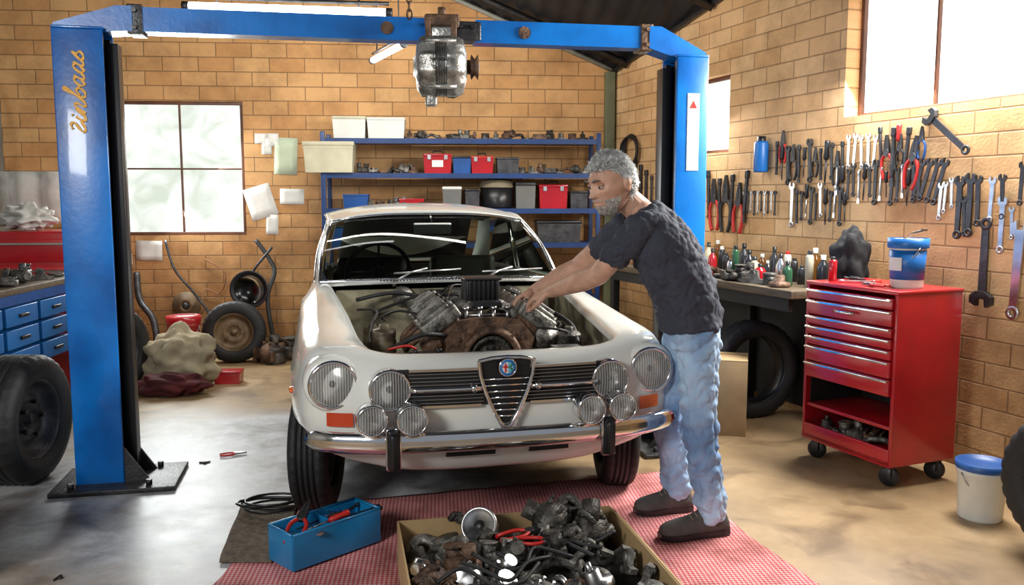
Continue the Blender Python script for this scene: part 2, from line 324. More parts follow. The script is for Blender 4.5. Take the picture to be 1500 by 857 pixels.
# ---------------- vehicle lift ----------------
LO=V((-.194,4.585,0)); LA=math.radians(7.46)
lift=thing('vehicle_lift','blue steel two-post vehicle lift with overhead crossbeam and lettering','vehicle lift',LO,LA)
def zL(px,py):
    d=ray(px,py); n=V((-math.sin(LA),math.cos(LA),0)); k=LO.dot(n)/d.dot(n); q=d*k; return CZ+q.z
ZB0=zL(170,30); ZB1=zL(955,58)
for sgn in (-1,1):
    x=-1.555 if sgn<0 else 1.555; g=G(); w_=.225 if sgn<0 else .185
    H=zL(112,47) if sgn<0 else zL(1010,88)
    g.box((x,-.10,H/2),(w_,.02,H),.006); g.box((x,.10,H/2),(w_,.02,H),.006)
    g.box((x+sgn*(w_/2-.01),0,H/2),(.02,.2,H-.01),.004); g.box((x,0,H+.006),(w_,.22,.012),.003)
    g.obj('post',bluep,lift)
    g=G(); g.box((x-sgn*(w_/2-.06),0,H/2),(.02,.178,H-.05)); g.box((x-sgn*(w_/2-.02),-.075,H/2),(.03,.02,H-.04)); g.box((x-sgn*(w_/2-.02),.075,H/2),(.03,.02,H-.04)); g.box((x-sgn*(w_/2+.02),.03,H/2-.02),(.05,.09,H-.06),.004); g.obj('rail',black,lift)
    g=G(); g.box((x-sgn*.08,-.02,.012),(.58 if sgn<0 else .4,.42,.024),.005)
    for i in (-.2,.16):
        for j in (-.17,.13): g.cyl((x-sgn*.08+i*(1 if sgn<0 else .6),j,.024),(x-sgn*.08+i*(1 if sgn<0 else .6),j,.05),.015,n=6)
    g.prism([(0,.02),(sgn*-.12,.02),(0,.2)],-.1,-.085,TR((x-sgn*w_/2,0,0))); g.prism([(0,.02),(sgn*-.12,.02),(0,.2)],.085,.1,TR((x-sgn*w_/2,0,0)))
    g.obj('base_plate',dsteel,lift)
    zb=ZB0 if sgn<0 else ZB1; g=G()
    g.prism([(x+sgn*w_/2,H-.01),(x-sgn*.06,H-.01),(x-sgn*.24,zb-.058),(x-sgn*.24,zb+.058),(x-sgn*.17,zb+.058),(x+sgn*w_/2,H+.03)],-.07,.07); g.obj('corner_arm',bluep,lift)
    g=G(); xb=x-sgn*.25; g.box((xb,0,zb),(.07,.13,.14),.005)
    for j in (-.04,.04): g.cyl((xb,-.065,zb+j),(xb,-.08,zb+j),.012,n=6)
    g.obj('joint_sleeve',rust if sgn>0 else dsteel,lift)
def bz(x): return ZB0+(ZB1-ZB0)*(x+1.35)/(2.65)
for xa,xb in ((-1.35,.13),(.36,1.32)):
    G().prism([(xa,bz(xa)-.058),(xb,bz(xb)-.058),(xb,bz(xb)+.058),(xa,bz(xa)+.058)],-.055,.055).obj('crossbeam',bluep,lift)
zc_=bz(.25)
g=G(); g.box((.25,0,zc_),(.28,.12,.10),.01)
for x in (.14,.2,.28,.34): g.cyl((x,-.055,zc_+.02),(x,-.08,zc_+.02),.012,n=6)
g.obj('joint_sleeve',dsteel,lift)
for x in (-.1,.62): G().cyl((x,-.05,bz(x)),(x,-.066,bz(x)),.032,n=20).obj('pivot_cap',rust,lift)
strokes=[[(-.2,.35),(.05,.55),(.16,.95),(.06,.3),(.2,0),(.45,.2)],[(.18,1.22),(.24,1.32)],[(.45,.2),(.72,.95),(.66,0)],[(.68,.4),(.95,.98),(1.15,.8),(1.1,.1),(1.3,0),(1.5,.25)],[(1.5,.25),(1.9,1.3),(2.0,1.9),(1.82,1.9),(1.72,.6),(1.78,.05),(2.1,0),(2.3,.4),(2.1,.8),(1.8,.5)],[(2.2,.6),(2.5,.5)],[(-.2,.35),(-.5,.1),(-.75,.3),(-.6,.7),(-.3,1.1),(-.5,1.45),(-.8,1.3)]]
for o_ in (0,.95): strokes.append([(3.0+o_,.8),(2.72+o_,.95),(2.5+o_,.4),(2.7+o_,0),(2.98+o_,.4),(3.06+o_,.95),(3.0+o_,.2),(3.2+o_,0),(3.45+o_,.3)])
strokes.append([(4.35,.3),(4.72,1.05),(4.68,.65),(4.92,.3),(4.7,-.02),(4.38,.08)])
g=G(); T=TR((-1.555-.01+.035,-.113,zL(112,182)))
for st in strokes:
    pts=[T@V((-(p[1])*.047,0,(p[0]+.25*p[1])*.066)) for p in crv([(a,b,0) for a,b in st],6)]
    g.tube(pts,[.0038+.0038*abs(math.sin(i*.35+1)) for i in range(len(pts))],6)
g.obj('lettering',yel,lift)
G().box((1.56,-.112,1.80),(.07,.004,.42),.001).obj('warning_sticker',paper,lift)
G().prism([(-.02,1.93),(.02,1.93),(0,1.97)],-.117,-.114,TR((1.56,0,0))).obj('warning_mark',redh,lift)
# alternator hanging
al=thing('alternator','hanging silver finned alternator with rusty pulley on a chain','alternator',atY(648,98,4.42)); al.scale=(1.16,)*3
T=Matrix.Rotation(pi/2,4,'Y'); alm=mat('bare_alloy',(.75,.74,.70),.34,.8,.5,16,.4,70,c2=(.24,.23,.21))
g=G(); g.lathe([(0,-.125),(.04,-.125),(.05,-.115),(.10,-.11),(.128,-.09),(.132,-.03)],36,T,mod=lambda r,z,j,i: r*(.86 if (j%3==0 and r>.09) else 1)); g.lathe([(.126,-.03),(.126,.02)],36,T); g.lathe([(.132,.02),(.134,.05),(.115,.09),(.06,.105),(0,.105)],36,T,mod=lambda r,z,j,i: r*(.86 if (j%3==0 and r>.09) else 1))
for k in range(4):
    a=pi/4+k*pi/2; g.cyl(T@V((.135*math.cos(a),.135*math.sin(a),-.07)),T@V((.135*math.cos(a),.135*math.sin(a),.06)),.010,n=8)
g.box((0,0,.145),(.10,.05,.05),.01); g.box((-.05,0,-.145),(.05,.05,.05),.01); g.obj('housing',alm,al)
g=G(); 
for k in range(7): g.lathe([(.127,-.028+k*.007),(.130,-.026+k*.007),(.127,-.024+k*.007)],36,T)
g.obj('stator_ring',dsteel,al)
g=G(); g.lathe([(.02,.10),(.03,.1),(.03,.12),(.055,.125),(.035,.14),(.055,.155),(.02,.16),(0,.165)],24,T); g.obj('pulley',rust,al)
g=G(); g.box((0,0,.195),(.15,.06,.05),.01); g.box((-.06,0,.165),(.025,.07,.08),.004); g.box((.05,0,.165),(.025,.07,.08),.004); g.cyl((0,0,.21),(0,0,.25),.018); g.obj('bracket',rust,al)
g=G()
for i in range(9):
    R=Matrix.Rotation(pi/2*(i%2),4,'Z'); z=.22+i*.034
    g.tube([R@V((.011*math.cos(a),0,z+.022*math.sin(a))) +V((-.14,0,0)) for a in [k*pi/5 for k in range(11)]],.004,6,cap=False)
g.obj('chain',rust,al)
text('METRONOVA',.017,black,al,TR((0,-.1355,.012))@RX,ext=.002)
# ---------------- tyres ----------------
def tyre_g(R,W,Ri,T):
    g=G(); h=W/2
    pr=[(Ri,-h*.7),(Ri+.01,-h*.9),((R+Ri)/2,-h*1.04),(R-.03,-h*.97),(R-.01,-h*.86),(R,-h*.7)]
    for z in (-.42,-.14,.14,.42): pr+=[(R,h*(z-.05)),(R-.009,h*(z-.04)),(R-.009,h*(z+.04)),(R,h*(z+.05))]
    pr+=[(R,h*.7),(R-.01,h*.86),(R-.03,h*.97),((R+Ri)/2,h*1.04),(Ri+.01,h*.9),(Ri,h*.7)]
    def mod(r,z,j,i): return r-(.007 if (r>R-.012 and abs(z)>h*.5 and j%3==0) else 0)
    g.lathe(pr,96,T,mod=mod); return g
def rim_g(Ri,W,T,dish=.02):
    g=G(); h=W/2
    g.lathe([(Ri+.004,-h*.75),(Ri-.01,-h*.7),(Ri-.02,0),(Ri-.01,h*.7),(Ri+.012,h*.86),(Ri,h*.8),(Ri-.018,h*.6),(Ri-.03,h*.3),(Ri*.6,h*.15+dish),(Ri*.4,h*.35+dish),(Ri*.3,h*.3),(.03,h*.3),(.028,h*.5),(0,h*.5)],32,T)
    for k in range(5):
        a=k*2*pi/5; c=T@V((Ri*.45*math.cos(a),Ri*.45*math.sin(a),h*.33+dish)); c2=T@V((Ri*.45*math.cos(a),Ri*.45*math.sin(a),h*.5+dish)); g.cyl(c,c2,.012,n=6)
    return g
def wheel(loc,R,W,ang,label,rimm=None,tilt=0,Ri=None):
    r=thing('wheel' if rimm else 'tyre',label,'wheel' if rimm else 'tyre',loc,0,None,rot=(tilt,0,ang))
    Ri=Ri or R*.6; T=TR((0,0,R))@RX
    tyre_g(R,W,Ri,T).obj('tread_and_sidewall' if rimm is None else 'tyre',rubber,r)
    if rimm: rim_g(Ri,W,T).obj('rim',rimm,r)
    else: G().lathe([(Ri+.004,-W*.33),(Ri-.006,-W*.3),(Ri-.006,W*.3),(Ri+.004,W*.33)],40,T).obj('inner_bead',black,r)
    return r
brrim=mat('brown_rim',(.20,.13,.07),.5,.4,.5,12)
wheel((atZ(344,531).x,7.62,0),.27,.16,.1,'old black tyre on rusty brown rim leaning at brick wall',brrim,tilt=-.06)
wheel((-2.16,4.42,0),.325,.25,1.50,'large black car tyre with deep tread beside workbench',dsteel)
wheel((-2.46,6.45,0),.32,.18,1.2,'black spare tyre standing behind blue lift post',dsteel)
wheel((-1.98,3.18,0),.29,.2,.3,'black tyre standing at the edge of the workshop floor',dsteel)
wheel((2.505,3.05,0),.31,.2,-1.15,'black tyre standing near the white plastic bucket',dsteel)
wheel((2.02,5.42,0),.32,.18,.25,'large black bald tyre leaning below the dark workbench',None,Ri=.22)
# ---------------- car ----------------
CARA=math.radians(9.5)
car=thing('car','white classic two-door coupe with hood removed and engine exposed','car',(.235,3.36,0),CARA)
OL=[(0,0,0,.15,.775,.805,.35),(.22,.004,.22,.15,.775,.805,.35),(.42,.022,.42,.155,.785,.81,.36),(.56,.05,.51,.17,.81,.825,.385),(.68,.088,.535,.21,.835,.835,.41),(.765,.155,.545,.27,.845,.842,.43),(.81,.28,.555,.38,.858,.85,.44),(.833,.48,.565,.55,.876,.872,.44),(.84,.75,.575,.75,.895,.895,.40),(.835,1.0,.595,1.0,.918,.925,.27),(.83,1.4,.625,1.4,.945,.965,.25),(.80,1.9,.64,1.9,.93,.97,.25),(.77,2.5,.64,2.5,.91,.97,.25),(.74,3.0,.62,3.0,.90,.96,.25),(.71,3.4,.57,3.4,.88,.93,.27),(.66,3.8,.45,3.7,.84,.90,.3),(.55,3.98,.25,3.75,.80,.88,.33),(.3,4.05,.1,3.75,.78,.88,.34),(0,4.07,0,3.75,.78,.88,.34)]
D=catmull(OL,7)
def oy(x):
    x=abs(x)
    for a,b in zip(D,D[1:]):
        if a[0]<=x<=b[0] and a[1]<1: return a[1]+(b[1]-a[1])*(x-a[0])/max(1e-6,b[0]-a[0])
    return .3
def arch(y):
    z=0
    for ya in (.70,3.03):
        d=abs(y-ya)
        if d<.35: z=max(z,.28+math.sqrt(.35**2-d*d))
    return z
def ringcol(i):
    a=D[i]; b=D[min(i+1,len(D)-1)]; c=D[max(i-1,0)]
    t=V((b[0]-c[0],b[1]-c[1])); t.normalize(); nx,ny=-t.y,t.x
    if i==0: nx,ny=0,1
    if i==len(D)-1: nx,ny=0,-1
    x,y,ix,iy,zt,zi,zb=a
    rf_=1+1.0*min(1,max(0,(y-.12)/.35))
    out=[]
    prof=[(.12,zb-.03),(.05,zb),(.018,zb+.06),(.0,max(.50,zb+.08)),(-.004,.58),(.0,.65),(.010*rf_,.71+.02*(rf_-1)),(.024*rf_,zt-.055),(.045*rf_,zt-.018)]
    for o,z in prof:
        z2=max(z,arch(y)); out.append((max(0,x+nx*o),y+ny*o,z2))
    x5,y5=x+nx*.045*rf_,y+ny*.045*rf_
    for k,dz in ((.12,-.004),(.3,.006),(.55,.010),(.8,.006),(1,0)):
        out.append((x5+(ix-x5)*k,y5+(iy-y5)*k,zt+(zi-zt)*k+dz))
    out.append((ix-.004 if ix>.01 else ix,iy+(.006 if iy<.3 else 0),zi-.03))
    return out
cols=[ringcol(i) for i in range(len(D))]
g=G()
for sg in (1,-1): g.grid([[(sg*p[0],p[1],p[2]) for p in c] for c in cols])
def inner(i): return (D[i][2],D[i][3],D[i][5])
rows=[]
for i in range(len(D)):
    ix,iy,zi=inner(i)
    if 1.37<iy<1.75 and D[i][1]<2: rows.append([(ix*k/6,iy-.05*(1-(k/6)**2),zi+.015*(1-(k/6)**2)) for k in range(-6,7)])
g.grid(rows); rows=[]
for i in range(len(D)):
    ix,iy,zi=inner(i)
    if iy>3.25: rows.append([(ix*k/6,iy,zi+.02*(1-(k/6)**2)) for k in range(-6,7)])
g.grid(rows)
g.obj('body_shell',white,car)
bay=mat('engine_bay_paint',(.44,.40,.27),.5,0,.5,6,.2,40,c2=(.08,.07,.05))
g=G(); rows=[]
for i in range(len(D)):
    ix,iy,zi=inner(i)
    if iy<1.42 and D[i][1]<1.5: rows.append([(ix-.006,iy,zi-.03),(ix+.01,iy,zi-.12),(ix-.04,iy,.6),(ix-.08,iy,.36)])
for sg in (-1,1): g.grid([[(sg*p[0],p[1],p[2]) for p in r] for r in rows])
g.box((0,1.43,.63),(1.2,.02,.62)); g.obj('engine_bay',bay,car)
G().box((0,2.1,.32),(1.04,3.4,.06)).obj('underbody',darkm,car)
def strip(x0,x1,z0,z1,off,n=14,th=.012):
    rows=[]
    for k in range(n+1):
        x=x0+(x1-x0)*k/n; y=oy(x)-off
        rows.append([(x,y+th,z0),(x,y,z0),(x,y,z1),(x,y+th,z1)])
    return rows
for a,b in ((-.45,-.07),(.07,.45)): G().grid(strip(a,b,.618,.768,.010),False).obj('grille_recess',darkm,car)
for a,b in ((-.385,-.09),(.09,.385)):
    g=G()
    for k in range(9): z=.632+k*.0145; g.grid(strip(a,b,z,z+.0035,.020,10,.01),False)
    g.obj('grille_slats',mat('grille_grey',(.34,.34,.35),.3,.9),car)
for sg in (-1,1):
    g=G(); g.tube([(sg*(.10+.285*k/8),oy(.10+.285*k/8)-.035,.690) for k in range(9)],.010,8); g.ell((sg*.13,-.030,.690),.018)
    for z in (.621,.766): 
        a,b=(-.385,-.10) if sg<0 else (.10,.385); g.grid(strip(a,b,z-.005,z+.005,.026,10,.014),False)
    g.obj('chrome_bars',chrome,car)
def shp(s,zc):
    pts=[(-.112,.798),(-.06,.808),(0,.811),(.06,.808),(.112,.798),(.106,.74),(.085,.67),(.05,.59),(.018,.535),(0,.528),(-.018,.535),(-.05,.59),(-.085,.67),(-.106,.74)]
    return [(x*s,zc+(z-zc)*s) for x,z in pts]
G().prism(shp(.93,.69),-.022,.02).obj('shield_backing',black,car)
g=G(); pts=[V((p[0],-.035,p[1])) for p in shp(1.0,.69)]; g.tube(pts+[pts[0]],.0085,10,cap=False)
for k in range(7):
    z=.573+k*.025; hw=min(.022+(z-.545)*.42,.098); g.tube([(-hw,-.032,z),(hw,-.032,z)],.0042,8)
g.obj('shield_grille',chrome,car)
g=G(); T=TR((0,-.048,.772))@RX
g.mt(0).lathe([(0,.0),(.036,0),(.038,.006),(.033,.010),(.032,.007)],32,T)
g.mt(1).lathe([(.032,.006),(.032,.008),(.024,.009)],32,T)
g.mt(2).add([T@V((.023*math.cos(a),.023*math.sin(a),.0095)) for a in [pi/2+k*pi/12 for k in range(13)]],[tuple(range(13))])
g.mt(3).add([T@V((.023*math.cos(a),.023*math.sin(a),.0095)) for a in [-pi/2+k*pi/12 for k in range(13)]],[tuple(range(13))])
g.mt(4); g.box((-.011,-.0595,.772),(.006,.003,.034)); g.box((-.011,-.0595,.776),(.02,.003,.006))
g.mt(5); g.tube([V((.011,-.06,.772))+V((.006*math.sin(k*1.1),0,-.016+k*.0045)) for k in range(8)],.003,6)
g.obj('emblem',[chrome,mat('emblem_blue',(.02,.2,.6),.3),mat('emblem_white',(.85,.85,.85),.3),mat('emblem_sky',(.2,.5,.75),.3),mat('emblem_red',(.7,.02,.02),.3),mat('emblem_green',(.02,.25,.08),.3)],car,label='round blue badge with red cross and green serpent')
def lamp(name,x,z,r,dep,ex=0,pod=None):
    y=oy(x)-ex; T=TR((x,y+.01,z))@RX
    o=G().lathe([(r*.86,dep*.55),(r*.88,dep),(r*.95,dep*1.08),(r*1.02,dep*.85),(r*1.03,0),(r*1.0,-.03),(r*.5,-.05),(0,-.05)],40,T).obj(name,chrome,car)
    g=G().lathe([(r*.87,dep*.6),(r*.7,dep*.1),(r*.35,-.01),(r*.1,-.02),(0,-.02)],32,T); g.obj('reflector',refl,o)
    G().lathe([(0,dep*.5),(r*.12,dep*.45),(r*.16,dep*.2),(r*.16,-.02)],16,T).obj('bulb_shield',dsteel,o)
    G().lathe([(r*.88,dep*.85),(r*.75,dep*1.05),(r*.4,dep*1.25),(.0001,dep*1.32)],36,T).obj('lens',lens,o)
    if pod: G().lathe([(r*1.02,dep*.62),(r*1.10,dep*.55),(r*1.19,dep*.15),(r*1.23,-.06),(r*1.18,-.18)],40,T).obj('headlight_surround',white,car)
    return o
for x in (-.672,.662): lamp('headlight',x,.708,.096,.036,-.012,True)
for x in (-.458,.452): lamp('headlight',x,.690,.082,.036,.006)
for x in (-.535,-.385,.335,.475):
    o=lamp('fog_lamp',x,.592,.060,.045,.085)
    G().cyl((x,oy(x)-.05,.50),(x,oy(x)-.05,.56),.008).cyl((x,oy(x)-.07,.55),(x,oy(x)-.02,.56),.01).obj('mount',steel,o)
for sg in (-1,1):
    g=G(); g.grid([[(sg*(x),oy(x)-.016,z) for z in (.545,.550,.595,.600)] for x in (.60,.62,.65,.68,.70)]); 
    g.grid([[(sg*(x),oy(x)+(.0),z) for z in (.540,.605)] for x in (.595,.62,.65,.68,.705)]); g.obj('turn_signal',orange if sg>0 else mat('red_lens',(.6,.05,.01),.15,0,.2,coat=.6),car)
for sg in (-1,1): G().ell((sg*.835,.44,.62),(.012,.03,.015)).obj('side_marker',orange,car)
path=[d for d in D if d[0]<.745 and d[1]<.2]
pp=[(-d[0],d[1]) for d in path[::-1]][:-1]+[(d[0],d[1]) for d in path]
rows=[]
for i,(x,y) in enumerate(pp):
    a=V(pp[max(i-1,0)]);b=V(pp[min(i+1,len(pp)-1)]); t=(b-a).normalized(); n=V((t.y,-t.x)); 
    e=min(1,min(i,len(pp)-1-i)/3+.45); of=.055-.025*max(0,(abs(x)-.5)/.25)
    rows.append([(x+n.x*(o+of),y+n.y*(o+of),.492+z*e) for o,z in ((0,.040),(.012,.042),(.026,.030),(.032,.008),(.030,-.006),(.032,-.012),(.024,-.034),(.01,-.044),(0,-.042),(-.004,0),(0,.040))])
g=G().grid(rows); g.add(rows[0][:-1],[tuple(range(10))]); g.add(rows[-1][:-1],[tuple(range(10))]); g.obj('front_bumper',chrome,car)
for x in (-.455,.42):
    g=G(); y=oy(x)-.095; g.box((x,y,.475),(.05,.035,.16),.012); g.box((x,y-.022,.47),(.034,.03,.14),.012)
    o=g.obj('overrider',black,car); G().box((x,y+.012,.475),(.06,.03,.17),.01).obj('overrider_base',chrome,o)
for a,b in ((-.24,-.04),(.10,.27)): G().grid(strip(a,b,.412,.432,.008,8,.02),False).obj('valance_slot',darkm,car)
for x,y in ((-.725,.70),(.74,.70),(-.66,3.03),(.66,3.03)):
    st=math.radians(-12) if y<1 else 0
    T=TR((x,y,.300))@rz(st)@Matrix.Rotation(pi/2*(1 if x>0 else -1),4,'Y')
    o=tyre_g(.300,.172,.19,T).obj('wheel',rubber,car); rim_g(.19,.14,T).obj('rim',steel,o)
g=G(); g.cyl((-.7,.7,.28),(.7,.7,.28),.03); g.box((.0,.62,.30),(.9,.06,.06),.01); g.cyl((.1,.25,.37),(.1,.25,.31),.012); g.obj('front_axle',darkm,car)
WBX,WTX=.680,.590
def wb(a): return V((WBX*a,1.46+.10*a*a,.985-.012*a*a))
def wt(a): return V((WTX*a,1.97+.07*a*a,1.340-.045*abs(a)**3))
g=G(); rows=[]
for j in range(9):
    b=j/8; rows.append([wb(a).lerp(wt(a),b)+V((.02*a,-.03,.015))*math.sin(pi*b) for a in [k/8 for k in range(-8,9)]])
g.grid(rows); g.obj('windshield',glass,car)
g=G(); per=[r[0] for r in rows]+rows[-1][1:]+[r[-1] for r in rows[::-1]][1:]+rows[0][::-1][1:]
g.tube([p+V((0,-.008,.004)) for p in per],.009,8,cap=False); g.obj('windshield_trim',chrome,car)
def rf(a,b):
    y=1.97+.07*a*a+(2.98-1.97-.07*a*a)*b
    hwid=.615+.012*math.sin(pi*b)-.06*b
    zc=1.343+.060*math.sin(pi*min(1,b*.9+.08)); ed=abs(a)**2.6*.062
    return V((hwid*a*(1 if b>0 else .975),y,zc-ed))
g=G(); g.grid([[rf(k/10,j/12)+V((0,0,.006)) for k in range(-10,11)] for j in range(13)])
for sg in (-1,1):
    g.tube(crv([wb(sg)+V((sg*.010,.0,-.02)),wb(sg).lerp(wt(sg),.5)+V((sg*.028,-.02,.012)),wt(sg)+V((sg*.014,0,.0)),rf(sg,.3),rf(sg,.7),rf(sg,1)],5),.012,8)
    A=rf(sg,.85);B=rf(sg,1)+V((-sg*.04,.02,-.01)); Cc=V((sg*.63,3.12,.965)); Dd=V((sg*.56,3.50,.945))
    g.grid([[A.lerp(B,k/4)+V((sg*.004,0,0)) for k in range(5)],[A.lerp(Cc,.5).lerp(B.lerp(Dd,.5),k/4)+V((sg*.012,0,0)) for k in range(5)],[Cc.lerp(Dd,k/4) for k in range(5)]])
g.tube([rf(k/10,0)+V((0,0,-.002)) for k in range(-10,11)],.013,8)
g.obj('roof',white,car)
linm=mat('headliner',(.07,.065,.045),.9,0,.2)
G().grid([[rf(k/10*.97,.03+j/12*.95)-V((0,0,.02)) for k in range(-10,11)] for j in range(13)]).obj('headliner',linm,car)
for sg in (-1,1): g=G(); g.tube([V((sg*.64,2.35,.965)),rf(sg,.42)+V((0,0,-.01))],.010,6); g.tube(crv([wb(sg)+V((sg*.03,.03,0)),wb(sg).lerp(wt(sg),.5)+V((sg*.045,.01,.01)),wt(sg)+V((sg*.028,.02,0)),rf(sg*1.03,.4),rf(sg*1.03,.9)],4),.006,6); g.obj('window_trim',chrome,car)
for sg in (-1,1):
    G().grid([[wb(sg)+V((0,.02,0)),wt(sg)+V((0,.02,0))],[V((sg*.655,2.35,.97)),rf(sg,.42)],[V((sg*.63,3.12,.965)),rf(sg,.85)]]).obj('side_window',glass,car)
g=G(); g.grid([[rf(k/6,1)+V((0,0,-.01)) for k in range(-5,6)],[V((.1*k,3.50-.0,.95)) for k in range(-5,6)]]); g.obj('rear_window',glass,car)
leather=mat('dark_leather',(.035,.026,.02),.5,0,.4)
g=G(); g.box((0,1.72,.89),(1.22,.28,.12),.03); g.box((-.33,1.83,.94),(.34,.12,.08),.03); g.obj('dashboard',black,car)
for x in (-.31,.31): g=G(); g.box((x,2.28,.62),(.46,.5,.14),.04); g.box((x,2.52,.84),(.46,.13,.42),.05,Matrix.Rotation(-.2,3,'X')); g.obj('seat',leather,car)
g=G(); g.box((0,3.05,.72),(1.1,.16,.44),.05); g.box((0,2.9,.55),(1.1,.4,.14),.05); g.box((0,3.3,.93),(1.1,.36,.03),.01); g.obj('rear_seat',leather,car); G().box((0,2.5,.40),(1.2,1.9,.04)).obj('cabin_floor',darkm,car)
g=G(); T=TR((-.33,1.88,1.0))@Matrix.Rotation(-1.15,4,'X')
g.lathe([(.19+.013*math.cos(a),.013*math.sin(a)) for a in [k*pi/4 for k in range(9)]],40,T); 
for a in (0,pi,-pi/2): g.tube([T@V((0,0,0)),T@V((.19*math.cos(a),.19*math.sin(a),0))],.008,6)
g.cyl(T@V((0,0,-.02)),T@V((0,0,.02)),.04); g.cyl(T@V((0,0,0)),(-.33,1.7,.92),.018); g.obj('steering_wheel',black,car)
g=G(); g.box((0,1.87,1.258),(.23,.02,.066),.009); g.tube([(0,1.88,1.27),(0,1.95,1.33)],.006,6); g.obj('rear_view_mirror',mat('mirror_back',(.85,.85,.80),.4,.0,.1),car)
for x0,x1 in ((-.28,.10),(.22,.60)):
    g=G(); A=wb(x0/WBX)+V((0,-.045,.0)); B=wb((x0+x1)/2/WBX).lerp(wt((x0+x1)/2/WTX),.12)+V((0,-.03,.02)); 
    e0=wb(x0/WBX).lerp(wt(x0/WTX),.06)+V((0,-.035,.02)); e1=wb(x1/WBX).lerp(wt(x1/WTX),.10)+V((0,-.035,.02))
    g.tube([A,A.lerp(B,.5)+V((0,-.01,.015)),B],.006,6); g.tube([e0,e1],.006,6); g.cyl(A+V((0,0,-.03)),A+V((0,0,.015)),.014); g.obj('wiper',steel,car)
for x0,nn in ((-.36,26),(.14,20)):
    g=G()
    for k in range(nn): g.box((x0+k*.018,1.40,.991),(.009,.05,.004))
    g.obj('cowl_vent',black,car)
# engine
EX=.05
g=G(); g.box((EX,.78,.62),(.34,.56,.30),.03)
for sg in (-1,1): g.box(V((EX+sg*.14,.78,.78)),(.15,.54,.22),.015,Matrix.Rotation(sg*.72,3,'Y'))
g.box((EX,.80,.80),(.12,.46,.06),.01)
g.prism([(-.13,.68),(.23,.68),(.26,.80),(.19,.885),(.11,.895),(-.01,.895),(-.09,.885),(-.16,.80)],.49,.53)
for k in range(8):
    x_=EX-.15+.043*k; g.cyl((x_,.49,.86-.02*abs(k-3.5)/1.2),(x_,.475,.86-.02*abs(k-3.5)/1.2),.010,n=6)
eng=g.obj('engine',rust,car)
g=G(); T=TR((EX,.50,.715))@RX
g.lathe([(.108,.02),(.112,.06),(.128,.07),(.140,.05),(.145,.01),(.145,-.01)],48,T)
for k in range(10):
    a=k*pi/5+.2; g.cyl(T@V((.134*math.cos(a),.134*math.sin(a),.05)),T@V((.134*math.cos(a),.134*math.sin(a),.066)),.008,n=6)
g.obj('front_cover',rust,eng)
g=G(); T=TR((EX,.50,.715))@RX
g.lathe([(0,.05),(.03,.055),(.035,.03),(.075,.025),(.08,.045),(.098,.05),(.104,.03),(.104,.0),(0,-.01)],40,T)
for k in range(6): a=k*pi/3; g.cyl(T@V((.055*math.cos(a),.055*math.sin(a),.026)),T@V((.055*math.cos(a),.055*math.sin(a),.04)),.008,n=6)
g.obj('pulley',greasy,eng)
for sg in (-1,1):
    g=G(); R=Matrix.Rotation(sg*.62,3,'Y'); c=V((EX+sg*.225,.76,.885)); g.box(c,(.19,.54,.07),.012,R)
    g.box(c+R@V((0,0,.04)),(.14,.52,.03),.01,R)
    for k in range(9): g.box(c+V((0,-.22+k*.055,0))+R@V((0,0,.058)),(.13,.014,.03),.003,R)
    for k in range(5):
        for s2 in (-1,1):
            q=c+V((0,-.23+k*.115,0))+R@V((s2*.082,0,.03)); g.cyl(q,q+R@V((0,0,.018)),.010,n=6)
    for k in range(3): q=c+R@V((-.05+.05*k,-.272,.0)); g.cyl(q,q+V((0,-.015,0)),.014,n=6)
    g.obj('cylinder_head',greym,eng)
    for k in range(4):
        a=c+R@V((.085,-.2+k*.13,-.03)); G().tube(crv([a,a+V((sg*.05,0,-.02)),V((EX+sg*.34,.65+.1*k,.76)),V((EX+sg*.33,.95,.68))],5),.014,8).obj('exhaust_pipe',rust,eng)
        y_=.58+.12*k; G().tube(crv([(EX+sg*.15,y_,.87),(EX+sg*.10,y_,.93),(EX+sg*.04,y_+.01,.935)],4),.022,10).obj('intake_runner',greym,eng)
g=G(); g.box((EX,.74,.945),(.15,.36,.03),.008); g.box((EX,.72,1.005),(.16,.15,.10),.008)
for k in range(7): g.box((EX-.066+k*.022,.638,1.005),(.008,.014,.09),.002)
g.box((EX,.72,1.057),(.18,.17,.012),.004); g.obj('carburettor',black,eng)
g=G()
for k in range(4):
    x=EX-.10+.066*k; g.cyl((x,.56,.86),(x,.56,.925),.010); g.cyl((x,.56,.925),(x,.56,.94),.016,n=6)
g.tube([(EX-.10,.56,.90),(EX+.10,.56,.90)],.006,6); g.obj('fuel_fitting',steel,eng)
G().box((EX,1.0,.92),(.2,.12,.1),.02).cyl((EX,1.0,.96),(EX,1.0,1.0),.04).obj('oil_filler',greym,eng)
g=G(); T=TR((EX+.27,.52,.80))@RX; g.lathe([(0,.05),(.02,.05),(.02,.03),(.05,.03),(.05,.01),(.065,.0),(.065,-.08),(0,-.08)],24,T); g.obj('generator',greym,eng)
g=G(); T=TR((EX-.26,.52,.78))@RX; g.lathe([(0,.04),(.03,.04),(.035,.02),(.055,.015),(.055,-.06),(0,-.06)],24,T); g.obj('pump',rust,eng)
